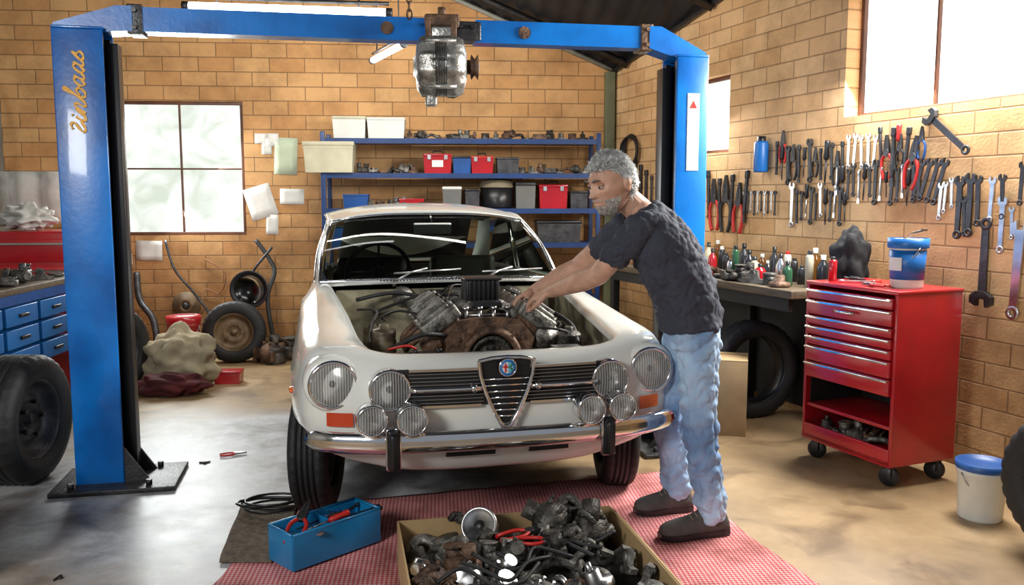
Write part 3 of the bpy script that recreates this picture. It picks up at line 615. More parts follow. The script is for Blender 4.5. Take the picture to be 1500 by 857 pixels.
hs_=[[(-.16,.5,.82),(-.27,.42,.84),(-.38,.5,.78),(-.42,.7,.72)],[(.28,.5,.84),(.36,.42,.84),(.44,.52,.80),(.46,.75,.74)],[(-.02,.9,.96),(-.2,1.05,.94),(-.34,1.15,.88),(-.4,1.38,.82)],[(.12,.92,.95),(.26,1.1,.93),(.38,1.2,.88),(.42,1.38,.82)],[(-.24,.6,.90),(-.34,.72,.91),(-.40,.9,.86),(-.36,1.2,.80)],[(-.45,.35,.74),(-.3,.28,.77),(-.1,.3,.75),(.1,.32,.70)],[(.34,.9,.90),(.42,.8,.88),(.48,.62,.83),(.44,.4,.78)],[(-.5,1.2,.86),(-.42,1.0,.88),(-.46,.75,.85),(-.5,.5,.80)],[(-.1,1.35,.90),(-.02,1.2,.95),(.12,1.22,.95),(.2,1.36,.90)],[(-.5,1.3,.90),(-.3,1.33,.93),(-.1,1.3,.90),(.1,1.36,.88)],[(.5,1.2,.86),(.42,1.05,.9),(.46,.9,.86),(.5,.7,.82)]]
for i,h in enumerate(hs_): G().tube(crv(h,6),(.011,.006,.008)[i%3],8).obj('hose',rubber,eng)
for i in range(6): 
    s2=-1 if i<3 else 1; G().tube(crv([(EX,.95,1.0),(EX+s2*.10,.88,1.01),(EX+s2*.17,.62+.12*(i%3),.98),(EX+s2*.22,.62+.12*(i%3),.95)],5),.004,6).obj('ignition_wire',black,eng)
resm=mat('stained_tan_metal',(.24,.19,.12),.5,.4,.6,15,c2=(.06,.045,.03))
for cx_,cy_,sc in ((-.42,.60,.72),(-.45,.92,.6)):
    G().lathe([(0,.36),(.03,.355),(.035,.33),(.07,.325),(.075,.30),(.07,.26),(.075,.25),(.075,.18),(.06,.15),(.05,0)],20,TR((cx_,cy_,.61))@Matrix.Scale(sc,4)).obj('fluid_reservoir',resm,car)
G().lathe([(0,.05),(.03,.05),(.035,.035),(.055,.03),(.06,0)],20,TR((-.24,1.41,.90))@RX).obj('wiper_motor',greym,car)
G().lathe([(0,.05),(.06,.05),(.07,.02),(.07,-.02)],20,TR((.36,1.38,.88))@RX).obj('brake_servo',greasy,car); G().box((-.06,1.39,.9),(.12,.05,.07),.01).obj('relay_box',black,car)
for cx_,cy_,r_ in ((.43,.5,.06),(.45,.82,.058)): G().cyl((cx_,cy_,.62),(cx_,cy_,.80),r_).ell((cx_,cy_,.80),(r_,r_,.025)).cyl((cx_,cy_,.81),(cx_,cy_,.84),.02).obj('air_canister',greasy,car)
G().box((.36,.31,.72),(.12,.10,.1),.01).box((.36,.31,.775),(.13,.11,.012),.003).obj('coil_box',dsteel,car)
g=G(); g.box((-.26,.34,.70),(.17,.14,.14),.01); 
for x in (-.31,-.21): g.cyl((x,.34,.77),(x,.34,.79),.012)
g.obj('battery',black,car); G().tube(crv([(-.31,.34,.79),(-.35,.33,.81),(-.42,.42,.78)],5),.006,6).obj('battery_cable',redh,car)
G().box((0,.85,.36),(1.0,1.2,.04)).obj('splash_guard',darkm,car)
# ---------------- person ----------------
skin=mat('skin',(.64,.37,.26),.5,0,.22,22,.15,160); shirtm=mat('charcoal_cotton',(.045,.050,.075),.85,0,.3,5,.25,60)
jeanm=mat('washed_denim',(.46,.64,.86),.8,0,.5,3,.3,60,c2=(.14,.25,.45),ramp=(.34,.6)); hairm=mat('grey_hair',(.72,.72,.71),.5,0,.6,60); shoem=mat('worn_suede',(.095,.088,.08),.8,0,.4,15,.3,80)
K_=.955
def M_(p): return V((p[0]*K_,p[1]*K_,CZ+(p[2]-CZ)*K_))
PL=V((1.07,3.55,0))
person=thing('person','standing person in dark t-shirt and light jeans leaning over engine','person',PL)
Lx=V((-.22,-.975,0)).normalized()
def rings(g,lst,n=28,infl=0,pw=2.3):
    rows=[]
    for i,(c,hl,hd) in enumerate(lst):
        c=V(c); t=(V(lst[min(i+1,len(lst)-1)][0])-V(lst[max(i-1,0)][0])).normalized(); dd=Lx.cross(t).normalized()
        row=[]
        for k in range(n):
            a=2*pi*k/n; ca,sa=math.cos(a),math.sin(a)
            ca=math.copysign(abs(ca)**(2/pw),ca); sa=math.copysign(abs(sa)**(2/pw),sa)
            row.append(c+Lx*ca*(hl+infl)+dd*sa*(hd+infl)-PL)
        rows.append(row)
    g.grid(rows,True,True)
    g.add(rows[0],[tuple(range(n))]); g.add(rows[-1],[tuple(range(n))])
def c_(g,a,b,r0,r1): g.cap(V(a)-PL,V(b)-PL,r0,r1)
NS=V((.802,3.425,1.325)); NE=V((.645,3.545,1.115)); NW=V((.47,3.78,1.02))
FS=V((.802,3.74,1.325)); FE=V((.62,3.93,1.12)); FWr=V((.425,4.03,1.0))
torso=[(M_(c),a*.95,b*.95) for c,a,b in [((1.10,3.72,.84),.160,.115),((1.09,3.72,.93),.160,.125),((1.06,3.72,1.03),.165,.132),((1.01,3.72,1.13),.175,.135),((.96,3.73,1.235),.188,.128),((.91,3.745,1.325),.180,.10),((.872,3.755,1.385),.12,.075),((.845,3.76,1.42),.07,.06)]]
body=G()
rings(body,[(c,a-.02,b-.02) for c,a,b in torso])
c_(body,M_((.875,3.755,1.37)),M_((.775,3.735,1.455)),.060,.055)
for A,B,C in ((NS,NE,NW),(FS,FE,FWr)):
    c_(body,A,B,.052,.044); c_(body,B,B.lerp(C,.35),.044,.048); c_(body,B.lerp(C,.35),B.lerp(C,.75),.048,.036); c_(body,B.lerp(C,.75),C,.036,.029)
HN=V((1.065,3.475,.885));KN=V((1.06,3.44,.49));AN=V((1.128,3.445,.10)); HF=V((1.04,3.63,.885));KF=V((.995,3.68,.49));AF=V((1.055,3.735,.10))
for A,B,C in ((HN,KN,AN),(HF,KF,AF)):
    c_(body,A,B,.070,.05); c_(body,B,C,.05,.035)
def hand(g,W,d,nrm,side,curl=.55):
    d=d.normalized(); s=d.cross(nrm).normalized()*side; nrm=nrm.normalized()
    c_(g,W-d*.02,W+d*.02,.028,.023)
    for k,(o,L) in enumerate(((-.030,.85),(-.010,1.0),(.011,.95),(.031,.75))):
        K=W+d*(.088-.006*abs(k-1.3))+s*o*1.0; c_(g,W+d*.02+s*o*.6,K,.0165,.012)
        p=K; a=0
        for L2,r0,r1 in ((.042*L,.0108,.010),(.028*L,.010,.009),(.022*L,.009,.0077)):
            a+=curl*(1+.12*k); v=d*math.cos(a)-nrm*math.sin(a)+s*o*.8; v.normalize(); q=p+v*L2; c_(g,p,q,r0,r1); p=q
    p=W+d*.025-s*.024; q=p+(d*.55-s*.6-nrm*.45).normalized()*.042; c_(g,p,q,.0155,.0125); r=q+(d*.85-s*.1-nrm*.5).normalized()*.034; c_(g,q,r,.012,.0105); t=r+(d*.9+s*.15-nrm*.5).normalized()*.024; c_(g,r,t,.0105,.008)
hand(body,NW,V((-.70,.55,-.28)),V((-.1,-.5,1)),1,.55)
hand(body,FWr,V((-.8,-.05,-.35)),V((-.3,.2,1)),1,.5)
HC=M_((.728,3.70,1.500)); HS=1.05
HR=Matrix.Rotation(math.radians(-62),4,'Z')@Matrix.Rotation(math.radians(16),4,'X')
HT=TR(HC-PL)@HR@Matrix.Scale(HS,4)
ga=lambda x,s: math.exp(-(x/s)**2)
def headfn(p,d,out=0):
    x,y,z=p; ax=abs(x)
    if z<0:
        k=min(1,-z/.118); x*=1-.28*k**1.5
        if y>0: y*=1-.45*k
        else: y*=1+.02*k
    if z<-.02 and y<0: y-=.012*min(1,(-.02-z)/.05)
    if y<0:
        y+=.013*ga(ax-.031,.015)*ga(z-.012,.011)
        y-=.010*ga(ax-.028,.022)*ga(z-.034,.009)
        t=(.022-z)/.048
        if 0<t<1.15: y-=.031*(t**1.2 if t<1 else max(0,1-(t-1)*6))*ga(x,.009+.005*max(0,t))
        y-=.006*ga(ax-.014,.007)*ga(z+.022,.008)
        y-=.006*ga(x,.022)*ga(z+.048,.0055); y-=.006*ga(x,.02)*ga(z+.062,.006); y+=.006*ga(x,.024)*ga(z+.055,.003)
        y-=.011*ga(x,.022)*ga(z+.095,.016)
        x+=math.copysign(.007,x)*ga(ax-.05,.02)*ga(z+.010,.018)
        y+=.006*ga(ax-.045,.014)*ga(z+.042,.02)
        y+=.004*ga(ax-.024-(-.03-z)*.25,.004)*ga(z+.035,.016)
        y+=.0025*ga(z-.056,.0022)*ga(ax,.045); y+=.0025*ga(z-.066,.0022)*ga(ax,.04)
        y+=.003*ga(ax-.030,.014)*ga(z+.004,.003)
    return V((x,y,z))
hg=G(); hg.ell((0,0,0),(.075,.097,.118),None,120,96,headfn)
for sg in (-1,1):
    R=Matrix.Rotation(sg*.35,3,'Z'); hg.ell((sg*.075,.018,-.005),(.010,.020,.032),R); hg.ell((sg*.082,.022,.006),(.006,.017,.022),R)
body.add(hg.v,hg.f,True,HT)
bo=body.obj('body',skin,person)
rm=bo.modifiers.new('remesh','REMESH'); rm.mode='VOXEL'; rm.voxel_size=.0032; rm.use_smooth_shade=True
sm=bo.modifiers.new('smooth','SMOOTH'); sm.factor=.4; sm.iterations=1
lidm=mat('lid_skin',(.46,.25,.17),.5)
for sg in (-1,1):
    e=G().ell(HT@V((sg*.031,-.0770,.011)),.0125*HS).obj('eye',mat('eye_white',(.45,.40,.36),.25),person)
    G().ell(HT@V((sg*.031-.001,-.0865,.0075)),.0055*HS).obj('iris',mat('iris',(.015,.010,.008),.1),e)
    G().ell(HT@V((sg*.031,-.0790,.0165)),(.0155*HS,.0125*HS,.0078*HS),HR.to_3x3()).obj('eyelid',lidm,person)
    G().ell(HT@V((sg*.031,-.0790,.0015)),(.0135*HS,.0110*HS,.0045*HS),HR.to_3x3()).obj('eyelid',lidm,person)
    G().tube([HT@V((sg*x,yy,z)) for x,yy,z in ((.012,-.105,.033),(.028,-.104,.039),(.045,-.091,.036))],[.003,.0045,.0025],8).obj('eyebrow',mat('brow_hair',(.20,.19,.18),.8,0,.4,80),person)
def hairzone(p):
    x,y,z=p
    if z>.070 : return True
    if y<-.045: return False
    if y<.0: return z>.070-(.045+y)*0.9
    if y<.03: return z>.022
    return z>-.058
def shell(cond,out,nz,tufts,tl,m,name,dirf,base=(.075,.097,.118),wd=.0014):
    g=G(); vs=[];n,mm=72,54; fs=[]; keep=[]
    for i in range(mm+1):
        th=pi*i/mm
        for j in range(n):
            a=2*pi*j/n; d=V((math.sin(th)*math.cos(a),math.sin(th)*math.sin(a),math.cos(th))); p=headfn(V((d.x*base[0],d.y*base[1],d.z*base[2])),d)
            keep.append(cond(p)); q=p+d*(out if keep[-1] else -.004)+d*(nz*noise.noise(p*55)); vs.append(q)
    for i in range(mm):
        for j in range(n):
            f=(i*n+j,(i+1)*n+j,(i+1)*n+(j+1)%n,i*n+(j+1)%n)
            if any(keep[k] for k in f): fs.append(f)
    g.add(vs,fs,True,HT)
    idx=[k for k in range(len(vs)) if keep[k] and n<k<len(vs)-n]
    for _ in range(tufts):
        k=random.choice(idx); p=V(vs[k])+V([random.uniform(-.004,.004) for _ in range(3)]); nrm=V((p.x/base[0],p.y/base[1],p.z/base[2])).normalized()
        dr=dirf(p)+V([random.uniform(-.6,.6) for _ in range(3)]); dr=(dr-nrm*dr.dot(nrm)).normalized(); L=tl*random.uniform(.6,1.3)
        sd=dr.cross(nrm)*wd; a=p-nrm*.002; b=p+dr*L*.5+nrm*.008*(tl/.02); c=p+dr*L+nrm*.007*(tl/.02)
        g.add([HT@(a-sd),HT@(a+sd),HT@(b+sd),HT@(b-sd),HT@c],[(0,1,2,3),(3,2,4)],True)
    return g.obj(name,m,person)
shell(hairzone,.005,.010,6500,.026,hairm,'hair',lambda p:V((p.x*6,.5,-.6 if p.z<.07 else .1)),wd=.0011)
beardm=mat('grey_beard',(.62,.59,.55),.8,0,.5,80)
def beardz(p):
    x,y,z=p
    if y>-.01: return False
    if z<-.070: return y<-.03
    if z>-.068 and abs(x)<.02 and z<-.044: return False
    if -.044<z<-.036 and abs(x)<.024: return True
    return z<-.045 and abs(x)>.034 and y<-.02
shell(beardz,.0012,.0012,3000,.0050,beardm,'beard',lambda p:V((p.x*3,-.1,-1)),wd=.0008)
g=G(); tors2=[(M_((1.10,3.72,.855)),.160,.120)]+torso[1:7]; rings(g,tors2,infl=.014)
c_(g,NS,NS.lerp(NE,.60),.062,.065); c_(g,M_((.90,3.66,1.31)),NS,.078,.062); c_(g,M_((.90,3.85,1.31)),FS,.078,.062); c_(g,FS,FS.lerp(FE,.55),.062,.062)
so=g.obj('t_shirt',shirtm,person)
rm=so.modifiers.new('remesh','REMESH'); rm.mode='VOXEL'; rm.voxel_size=.006; rm.use_smooth_shade=True
sm=so.modifiers.new('smooth','SMOOTH'); sm.factor=.5; sm.iterations=7
tx=bpy.data.textures.new('folds','CLOUDS'); tx.noise_scale=.08; tx.noise_depth=2; tx.noise_type='HARD_NOISE'
dm=so.modifiers.new('folds','DISPLACE'); dm.texture=tx; dm.strength=.030; dm.mid_level=.35; dm.texture_coords='LOCAL'
g=G(); rings(g,[(M_((1.10,3.72,.93)),.138,.103),(M_((1.105,3.72,.89)),.150,.113),(M_((1.105,3.72,.82)),.160,.118),(M_((1.10,3.72,.77)),.145,.10)],infl=.004)
for A,B,C in ((HN,KN,AN),(HF,KF,AF)):
    c_(g,A+V((0,0,-.03)),B,.092,.074); c_(g,B,C+V((0,0,.01)),.074,.068)
jo=g.obj('jeans',jeanm,person)
rm=jo.modifiers.new('remesh','REMESH'); rm.mode='VOXEL'; rm.voxel_size=.006; rm.use_smooth_shade=True
sm=jo.modifiers.new('smooth','SMOOTH'); sm.factor=.5; sm.iterations=5
tx=bpy.data.textures.new('denim_folds','CLOUDS'); tx.noise_scale=.07; tx.noise_depth=1; tx.noise_type='HARD_NOISE'
dm=jo.modifiers.new('folds','DISPLACE'); dm.texture=tx; dm.strength=.028; dm.mid_level=.4; dm.texture_coords='LOCAL'
def shoe(heel,toe):
    heel=V(heel);toe=V(toe); d=(toe-heel); L=d.length; a=math.atan2(d.y,d.x); T=TR(heel-PL)@rz(a)
    g=G(); rows=[]
    for t,wd,h in ((.0,.030,.05),(.05,.038,.085),(.2,.040,.105),(.38,.041,.10),(.55,.046,.075),(.75,.052,.062),(.9,.046,.052),(.98,.030,.040),(1,.012,.03)):
        rows.append([T@V((t*L,wd*math.cos(k*pi/8),(.018+h*math.sin(k*pi/8)) if k<=8 else .018)) for k in range(16)])
    g.grid(rows,True,True); g.add(rows[0],[tuple(range(16))]); g.add(rows[-1],[tuple(range(16))])
    o=g.obj('shoe',shoem,person)
    g=G(); pl=[(0,.032),(.1,.042),(.4,.042),(.7,.055),(.9,.050),(1.01,.022)]; poly=[(t*L,w) for t,w in pl]+[(t*L,-w) for t,w in pl[::-1]]
    n=len(poly); g.add([T@V((x,y,.0)) for x,y in poly]+[T@V((x,y,.024)) for x,y in poly],[tuple(range(n))[::-1],tuple(range(n,2*n))]+[(i,(i+1)%n,(i+1)%n+n,i+n) for i in range(n)]); g.obj('sole',black,o)
    g=G()
    for k in range(4): t=.42+.07*k; g.tube([T@V((t*L,-.025,.10-.010*k)),T@V(((t+.02)*L,0,.118-.012*k)),T@V((t*L,.025,.10-.010*k))],.003,6)
    g.obj('laces',mat('lace',(.25,.2,.15),.8),o)
shoe((1.20,3.46,.008),(.895,3.406,.008)); shoe((1.125,3.745,.008),(.855,3.705,.008))
# ---------------- red tool cabinet ----------------
ca=math.atan2(-.95,.30)
CO=V((1.985,4.53,0))
cab=thing('tool_cabinet','red rolling tool cabinet with chrome drawer handles beside brick wall','tool cabinet',CO,ca)
cw,cdp,ch=.635,.425,.99
g=G(); g.box((cw/2,cdp/2,ch-.01),(cw+.01,cdp+.01,.02),.006); g.box((.01,cdp/2,ch/2+.055),(.02,cdp,ch-.12),.003); g.box((cw-.01,cdp/2,ch/2+.055),(.02,cdp,ch-.12),.003); g.box((cw/2,cdp-.01,ch/2+.055),(cw-.02,.02,ch-.12)); g.box((cw/2,cdp/2,.13),(cw-.02,cdp,.025),.003); g.box((cw/2,.01,.155),(cw-.02,.02,.09),.004); g.box((cw/2,cdp/2,.305),(cw-.02,cdp-.02,.018),.003)
g.obj('cabinet_body',redp,cab)
g=G(); g.box((cw/2,cdp-.026,.40),(cw-.044,.008,.17)); g.box((.026,cdp/2,.40),(.008,cdp-.06,.17)); g.box((cw-.026,cdp/2,.40),(.008,cdp-.06,.17)); g.obj('inner_panel',darkm,cab)
zz=ch-.035
for h,hd in ((.06,0),(.085,1),(.055,0),(.055,0),(.055,0),(.09,0),(.09,0)):
    d=G().box((cw/2,.0,zz-h/2),(cw-.045,.03,h-.007),.003).obj('drawer',redp,cab)
    g=G(); g.box((cw/2,-.022,zz-.012),(cw-.05,.018,.012),.003)
    if hd: g.tube([(cw/2-.07,-.03,zz-.04),(cw/2-.05,-.05,zz-.04),(cw/2+.05,-.05,zz-.04),(cw/2+.07,-.03,zz-.04)],.008,8)
    g.obj('handle',chrome,d); zz-=h
for x in (.06,cw-.06):
    for y in (.06,cdp-.06):
        g=G(); T=TR((x,y,.05))@rz(.5)@RX; g.lathe([(0,-.016),(.045,-.016),(.05,-.01),(.05,.01),(.045,.016),(0,.016)],24,T); g.box((x,y,.105),(.05,.05,.02),.003); g.box((x-.022,y,.075),(.006,.035,.06)); g.box((x+.022,y,.075),(.006,.035,.06)); g.obj('caster',black,cab)
CT=rz(ca)
def cabp(x,y,z=ch): return CO+CT@V((x,y,z))
def bottle(loc,r,h,m,capm,label,kind=0,group=None):
    t=thing('bottle' if kind==0 else 'spray_can',label,'bottle' if kind==0 else 'can',loc,group=group)
    if kind==0:
        G().lathe([(0,0),(r*.95,0),(r,.01),(r,h*.6),(r*.85,h*.7),(r*.35,h*.82),(r*.35,h*.9),(0,h*.9)],20).obj('bottle_body',m,t); G().lathe([(r*.42,h*.85),(r*.42,h),(0,h)],16).obj('cap',capm,t)
    else:
        G().lathe([(0,0),(r,0),(r,h*.82),(r*.8,h*.87),(r*.4,h*.89),(0,h*.89)],20).obj('can_body',m,t); G().lathe([(r*.6,h*.84),(r*.6,h*.98),(r*.5,h),(0,h)],16).obj('cap',capm,t)
    return t
def bucket(loc,r,h,m,lidm,label,band=None,rzv=0,handle=True):
    t=thing('bucket',label,'bucket',loc,rzv)
    G().lathe([(0,0),(r*.86,0),(r*.88,.01),(r*.97,h*.8),(r*1.03,h*.82),(r*1.03,h*.86),(r,h*.87),(r,h*.95),(0,h*.95)],36).obj('bucket_body',m,t)
    G().lathe([(r*1.04,h*.88),(r*1.07,h*.9),(r*1.07,h),(r*1.0,h),(r*.98,h*.975),(0,h*.975)],36).obj('lid',lidm,t)
    if band: G().lathe([(r*.905,h*.18),(r*.91,h*.18),(r*.985,h*.78),(r*.975,h*.78)],36).obj('label_band',band,t)
    if handle: G().tube([(r*1.05*math.cos(a),-.02-.04*math.sin(a),h*.84-r*.9*math.sin(a)) for a in [k*pi/12 for k in range(13)]],.003,6).obj('handle',steel,t)
    return t
blab=mat('blue_label',(.01,.14,.46),.4,0,.1)
b1=bucket(cabp(.50,.19),.088,.245,ivory,ivory,'white paint bucket with blue label standing on red tool cabinet',blab,ca)
G().lathe([(.094,.20),(.097,.205),(.097,.25),(.094,.25)],36).obj('blue_rim',blab,b1)
g=G(); g.grid([[(.091*math.cos(a),.091*math.sin(a),z) for z in (.09,.155)] for a in [-2.0+k*.1 for k in range(10)]]); g.obj('paper_label',paper,b1)
G().tube([(-.03,.0,.242),(.02,0,.275),(.07,.02,.29)],.006,8).box((.075,.02,.292),(.03,.012,.01)).obj('stirring_stick',rust,b1)
bucket(atZ(1446,766)+V((.01,.07,0)),.105,.26,ivory,mat('blue_lid',(.02,.10,.35),.4),'white plastic bucket with blue lid on concrete floor')
bottle(cabp(.06,.12),.022,.13,redp,black,'small red spray can on tool cabinet',1)
bottle(cabp(.34,.30),.03,.10,ivory,redh,'squat white tub with red cap on tool cabinet')
bottle(cabp(.38,.36),.028,.17,dsteel,black,'grey aerosol can on tool cabinet',1)
def wrench_g(L=.2,adj=False):
    g=G(); w=L*.045
    g.prism([(-w,-L*.42),(w,-L*.42),(w*1.2,L*.38),(-w*1.2,L*.38)],-.003,.003)
    g.lathe([(L*.035,-.004),(L*.075,-.004),(L*.08,0),(L*.075,.004),(L*.035,.004),(L*.035,-.004)],16,TR((0,0,-L*.45))@RX)
    j=L*.10
    if adj: j=L*.15
    g.prism([(-j*.3,L*.36),(j*.5,L*.36),(j*1.0,L*.42),(j*1.0,L*.50),(j*.45,L*.54),(j*.4,L*.45),(-j*.35,L*.45),(-j*.45,L*.55),(-j*.95,L*.51),(-j*.95,L*.42)],-.006 if not adj else -.009,.006 if not adj else .009)
    return g
def pliers_g(L=.2):
    g=G(); g.mt(1)
    for sg in (-1,1): g.tube(crv([(sg*.008,0,.0*L),(sg*.028,0,-.15*L),(sg*.026,0,-.4*L),(sg*.016,0,-.55*L)],4),.007,8)
    g.mt(0)
    g.cyl((0,-.008,.02*L),(0,.008,.02*L),.016,n=14)
    for sg in (-1,1): g.prism([(0,.0),(sg*.016,.02*L),(sg*.014,.2*L),(sg*.004,.4*L),(sg*.001,.4*L),(sg*.001,.1*L)],-.006,.006)
    return g
def driver_g(L=.2):
    g=G(); g.mt(1).lathe([(0,L*.5),(.010,L*.5),(.014,L*.45),(.011,L*.3),(.014,L*.12),(.008,L*.06),(0,L*.06)],12); g.mt(0).cyl((0,0,L*.06),(0,0,-L*.42),.004); g.box((0,0,-L*.46),(.009,.003,L*.1)); return g
def chisel_g(L=.2):
    g=G(); g.mt(0).box((0,0,0),(L*.07,.012,L*.7),.003); g.prism([(-L*.035,-L*.35),(L*.035,-L*.35),(L*.05,-L*.5),(-L*.05,-L*.5)],-.004,.004); g.box((0,0,L*.4),(L*.10,.016,L*.16),.005); return g
tmpl={}
def tool(kind,L,m,m2,loc,rot,label,group):
    key=(kind,m.name,m2.name)
    nm={'wrench':'wrench','adj':'adjustable_wrench','pliers':'pliers','driver':'screwdriver','chisel':'chisel'}[kind]
    if key not in tmpl:
        gg={'wrench':lambda:wrench_g(.2),'adj':lambda:wrench_g(.2,True),'pliers':lambda:pliers_g(.2),'driver':lambda:driver_g(.2),'chisel':lambda:chisel_g(.2)}[kind]()
        o=gg.obj(nm,[m,m2]); tmpl[key]=o.data
    else:
        o=bpy.data.objects.new(nm,tmpl[key]); COL.objects.link(o)
    o.location=V(loc); o.rotation_euler=rot; o.scale=(L/.2,min(1.6,L/.2),L/.2); tag(o,label,nm.replace('_',' '),group); return o
def wt_(kind,px,y0,y1,m=dsteel,m2=black,ang=0,label=None,flip=False):
    L=abs(atR(px,y0).z-atR(px,y1).z)/ (abs(math.cos(ang)) if abs(ang)<1.2 else .4)
    p=atR(px,(y0+y1)/2,.022)
    lab={'wrench':'combination wrench hanging on the brick wall','adj':'adjustable wrench hanging on the brick wall','pliers':'pliers hanging on the brick wall','driver':'screwdriver hanging on the brick wall','chisel':'steel cold chisel hanging on brick wall'}[kind]
    pre='silver ' if m is steel else 'dark steel '
    if m2 is redh and kind in('pliers','driver'): pre='red-handled '
    R=(Matrix.Rotation(WA,3,'Z')@Matrix.Rotation(ang+(pi if flip else 0),3,'Y')).to_euler()
    tool(kind,L,m,m2,p,R,label or pre+lab,'tools hung on the brick wall')
wt_('pliers',1147,186,236,dsteel,redh)
for i,px in enumerate(range(1138,1240,8)): wt_(['chisel','driver','wrench','pliers'][i%4],px,206+(i%3)*5,256+(i*7)%16,dsteel,black,.05*math.sin(i*3))
for i,px in enumerate((1243,1252,1262,1272,1281)): wt_('wrench',px,200-i%2*3,247,steel,black,.08*math.sin(i*2))
for i,px in enumerate((1290,1299,1308,1318,1328,1338)): wt_('pliers' if i%2 else 'chisel',px,185+ (i%2)*6,245+(i%3)*14,dsteel,redh if i in(1,5) else black,.05*(i-2))
wt_('adj',1388,166,224,dsteel,black,-.9); wt_('driver',1316,182,240,dsteel,redh); wt_('pliers',1350,180,230,dsteel,bluem)
for i,px in enumerate(range(1160,1242,7)): wt_(['wrench','chisel','wrench','driver'][i%4],px,270+(i%3)*6,332-(i*5)%16,dsteel if i%3 else steel,black,.05*math.sin(i*5))
for i,px in enumerate(range(1226,1352,8)): wt_(['chisel','driver','wrench','wrench'][i%4],px,236+(i*7)%16,286+(i*11)%16,dsteel if i%4 else steel,black,.06*math.sin(i*4))
for i,px in enumerate(range(1090,1140,5)): wt_('wrench',px,281,281+34-i%3*3,dsteel if i%2 else steel,black)
for i,px in enumerate((1038,1046,1054,1063,1072,1082,1092)): wt_('pliers' if i%2 else 'chisel',px,248+(i%3)*6,330+(i*13)%24-10,dsteel,redh if i in (1,5) else black,.03*i-.08)
for i,px in enumerate((1345,1355,1366,1376)): wt_('wrench',px,236,290+i*3,dsteel,black,.3)
for px,a,b,m in ((1377,270,322,steel),(1384,268,312,steel),(1394,262,305,steel),(1404,262,348,dsteel),(1412,290,345,dsteel),(1420,258,345,dsteel),(1432,260,330,dsteel),(1452,262,325,steel),(1468,258,320,dsteel),(1467,292,370,steel),(1482,305,350,steel),(1496,240,300,dsteel)): wt_('wrench',px,a,b,m,black,.06*math.sin(px))
wt_('adj',1441,322,444,dsteel,black,0,'large dark adjustable wrench hanging on brick wall',True); wt_('wrench',1489,330,466,steel,black,.04)
for i,px in enumerate((930,938,946,954)): wt_('chisel',px,232+i*8,300,dsteel,black)
p=atR(924,222,.03); g=G()
for j in range(3): g.tube([WT*(.10+.015*j)*math.cos(a)*1.2+V((0,0,(.15-.01*j)*math.sin(a)))+WN*.012*j for a in [k*pi/14 for k in range(29)]],.012,8,cap=False)
g.obj('rubber_hose',rubber,loc=p,label='coiled black rubber hose hanging on the brick wall',cat='hose')
p=atR(1115,225,.05); t=thing('bottle','blue plastic bottle hanging on the brick wall','bottle',(p.x,p.y,p.z-.13)); G().lathe([(0,0),(.047,0),(.05,.01),(.05,.20),(.04,.215),(0,.215)],20).obj('bottle_body',blab,t); G().lathe([(.03,.215),(.03,.25),(0,.25)],16).obj('cap',black,t); G().box((.04,.015,.12),(.05,.02,.02)).obj('hook',steel,t)
# ---------------- right workbench ----------------
bl=2.35; t0=1.02
wbn=thing('workbench','dark wooden workbench along brick wall cluttered with bottles','workbench',RW(t0,0,0),WA)
G().box((bl/2,-.29,.875),(bl,.56,.05),.006).obj('worktop',wood,wbn)
for x,y in ((.05,-.07),(.05,-.52),(1.3,-.07),(1.3,-.52),(bl-.05,-.07)): G().box((x,y,.425),(.06,.06,.85),.004).obj('leg',darkm,wbn)
G().box((bl/2,-.53,.81),(bl-.1,.03,.08)).obj('apron',darkm,wbn); G().box((bl/2,-.03,.45),(bl,.02,.8)).obj('back_panel',darkm,wbn)
dark1=mat('dark_bottle',(.03,.03,.035),.25); amber=mat('amber_bottle',(.16,.06,.01),.15); olive=mat('green_bottle',(.03,.10,.05),.2)
cols_=[(ivory,redh,'white'),(dsteel,black,'dark grey'),(dark1,black,'black'),(cream,dark1,'cream'),(redp,black,'red'),(amber,ivory,'amber'),(dark1,ivory,'black'),(dark1,black,'black'),(steel,black,'silver'),(olive,black,'green')]
for i in range(40):
    x=.1+i*.054; y=.10+ (i*37%5)*.075
    m,cm,nm=cols_[(i*7)%10]; kd=1 if i%3==0 else 0
    bottle(RW(t0+x,.9,y),.024+.007*(i%3),.12+.035*(i*5%4),m,cm,nm+(' aerosol can' if kd else ' bottle')+' standing on the dark workbench',kd,'bottles and cans on the workbench')
def lump(name,loc,r,m,label,cat,amp=.12,fr=5,seed=0,rzv=0,group=None):
    def fn(p,d): 
        k=1+amp*noise.noise(d*fr*.5+V((seed,0,0)))*2+amp*.4*noise.noise(d*fr+V((0,seed,0)))+amp*.14*noise.noise(d*fr*3+V((0,0,seed)))
        q=p*k; q.z=max(q.z,-r[2]*.85); return q
    g=G(); g.ell((0,0,r[2]*.85),r,None,56,40,fn); return g.obj(name,m,loc=loc,rz=rzv,label=label,cat=cat,group=group)
p=atR(1247,375,.3); lump('black_bag',RW(tOf(p)-.1,.9,.22),(.11,.10,.19),mat('black_cloth',(.012,.012,.014),.9,0,.3,8,.5,30),'crumpled black cloth bag on the workbench','bag',.2,4,3)
cb=thing('cardboard_box','plain brown cardboard box standing under the workbench','box',(1.70,5.12,0),-.35)
g=G(); g.box((0,0,.23),(.34,.3,.46),.003); g.obj('box_body',card,cb); g=G(); g.box((0,-.12,.463),(.34,.06,.004)); g.box((0,.12,.463),(.34,.06,.004)); g.obj('flap',card,cb)
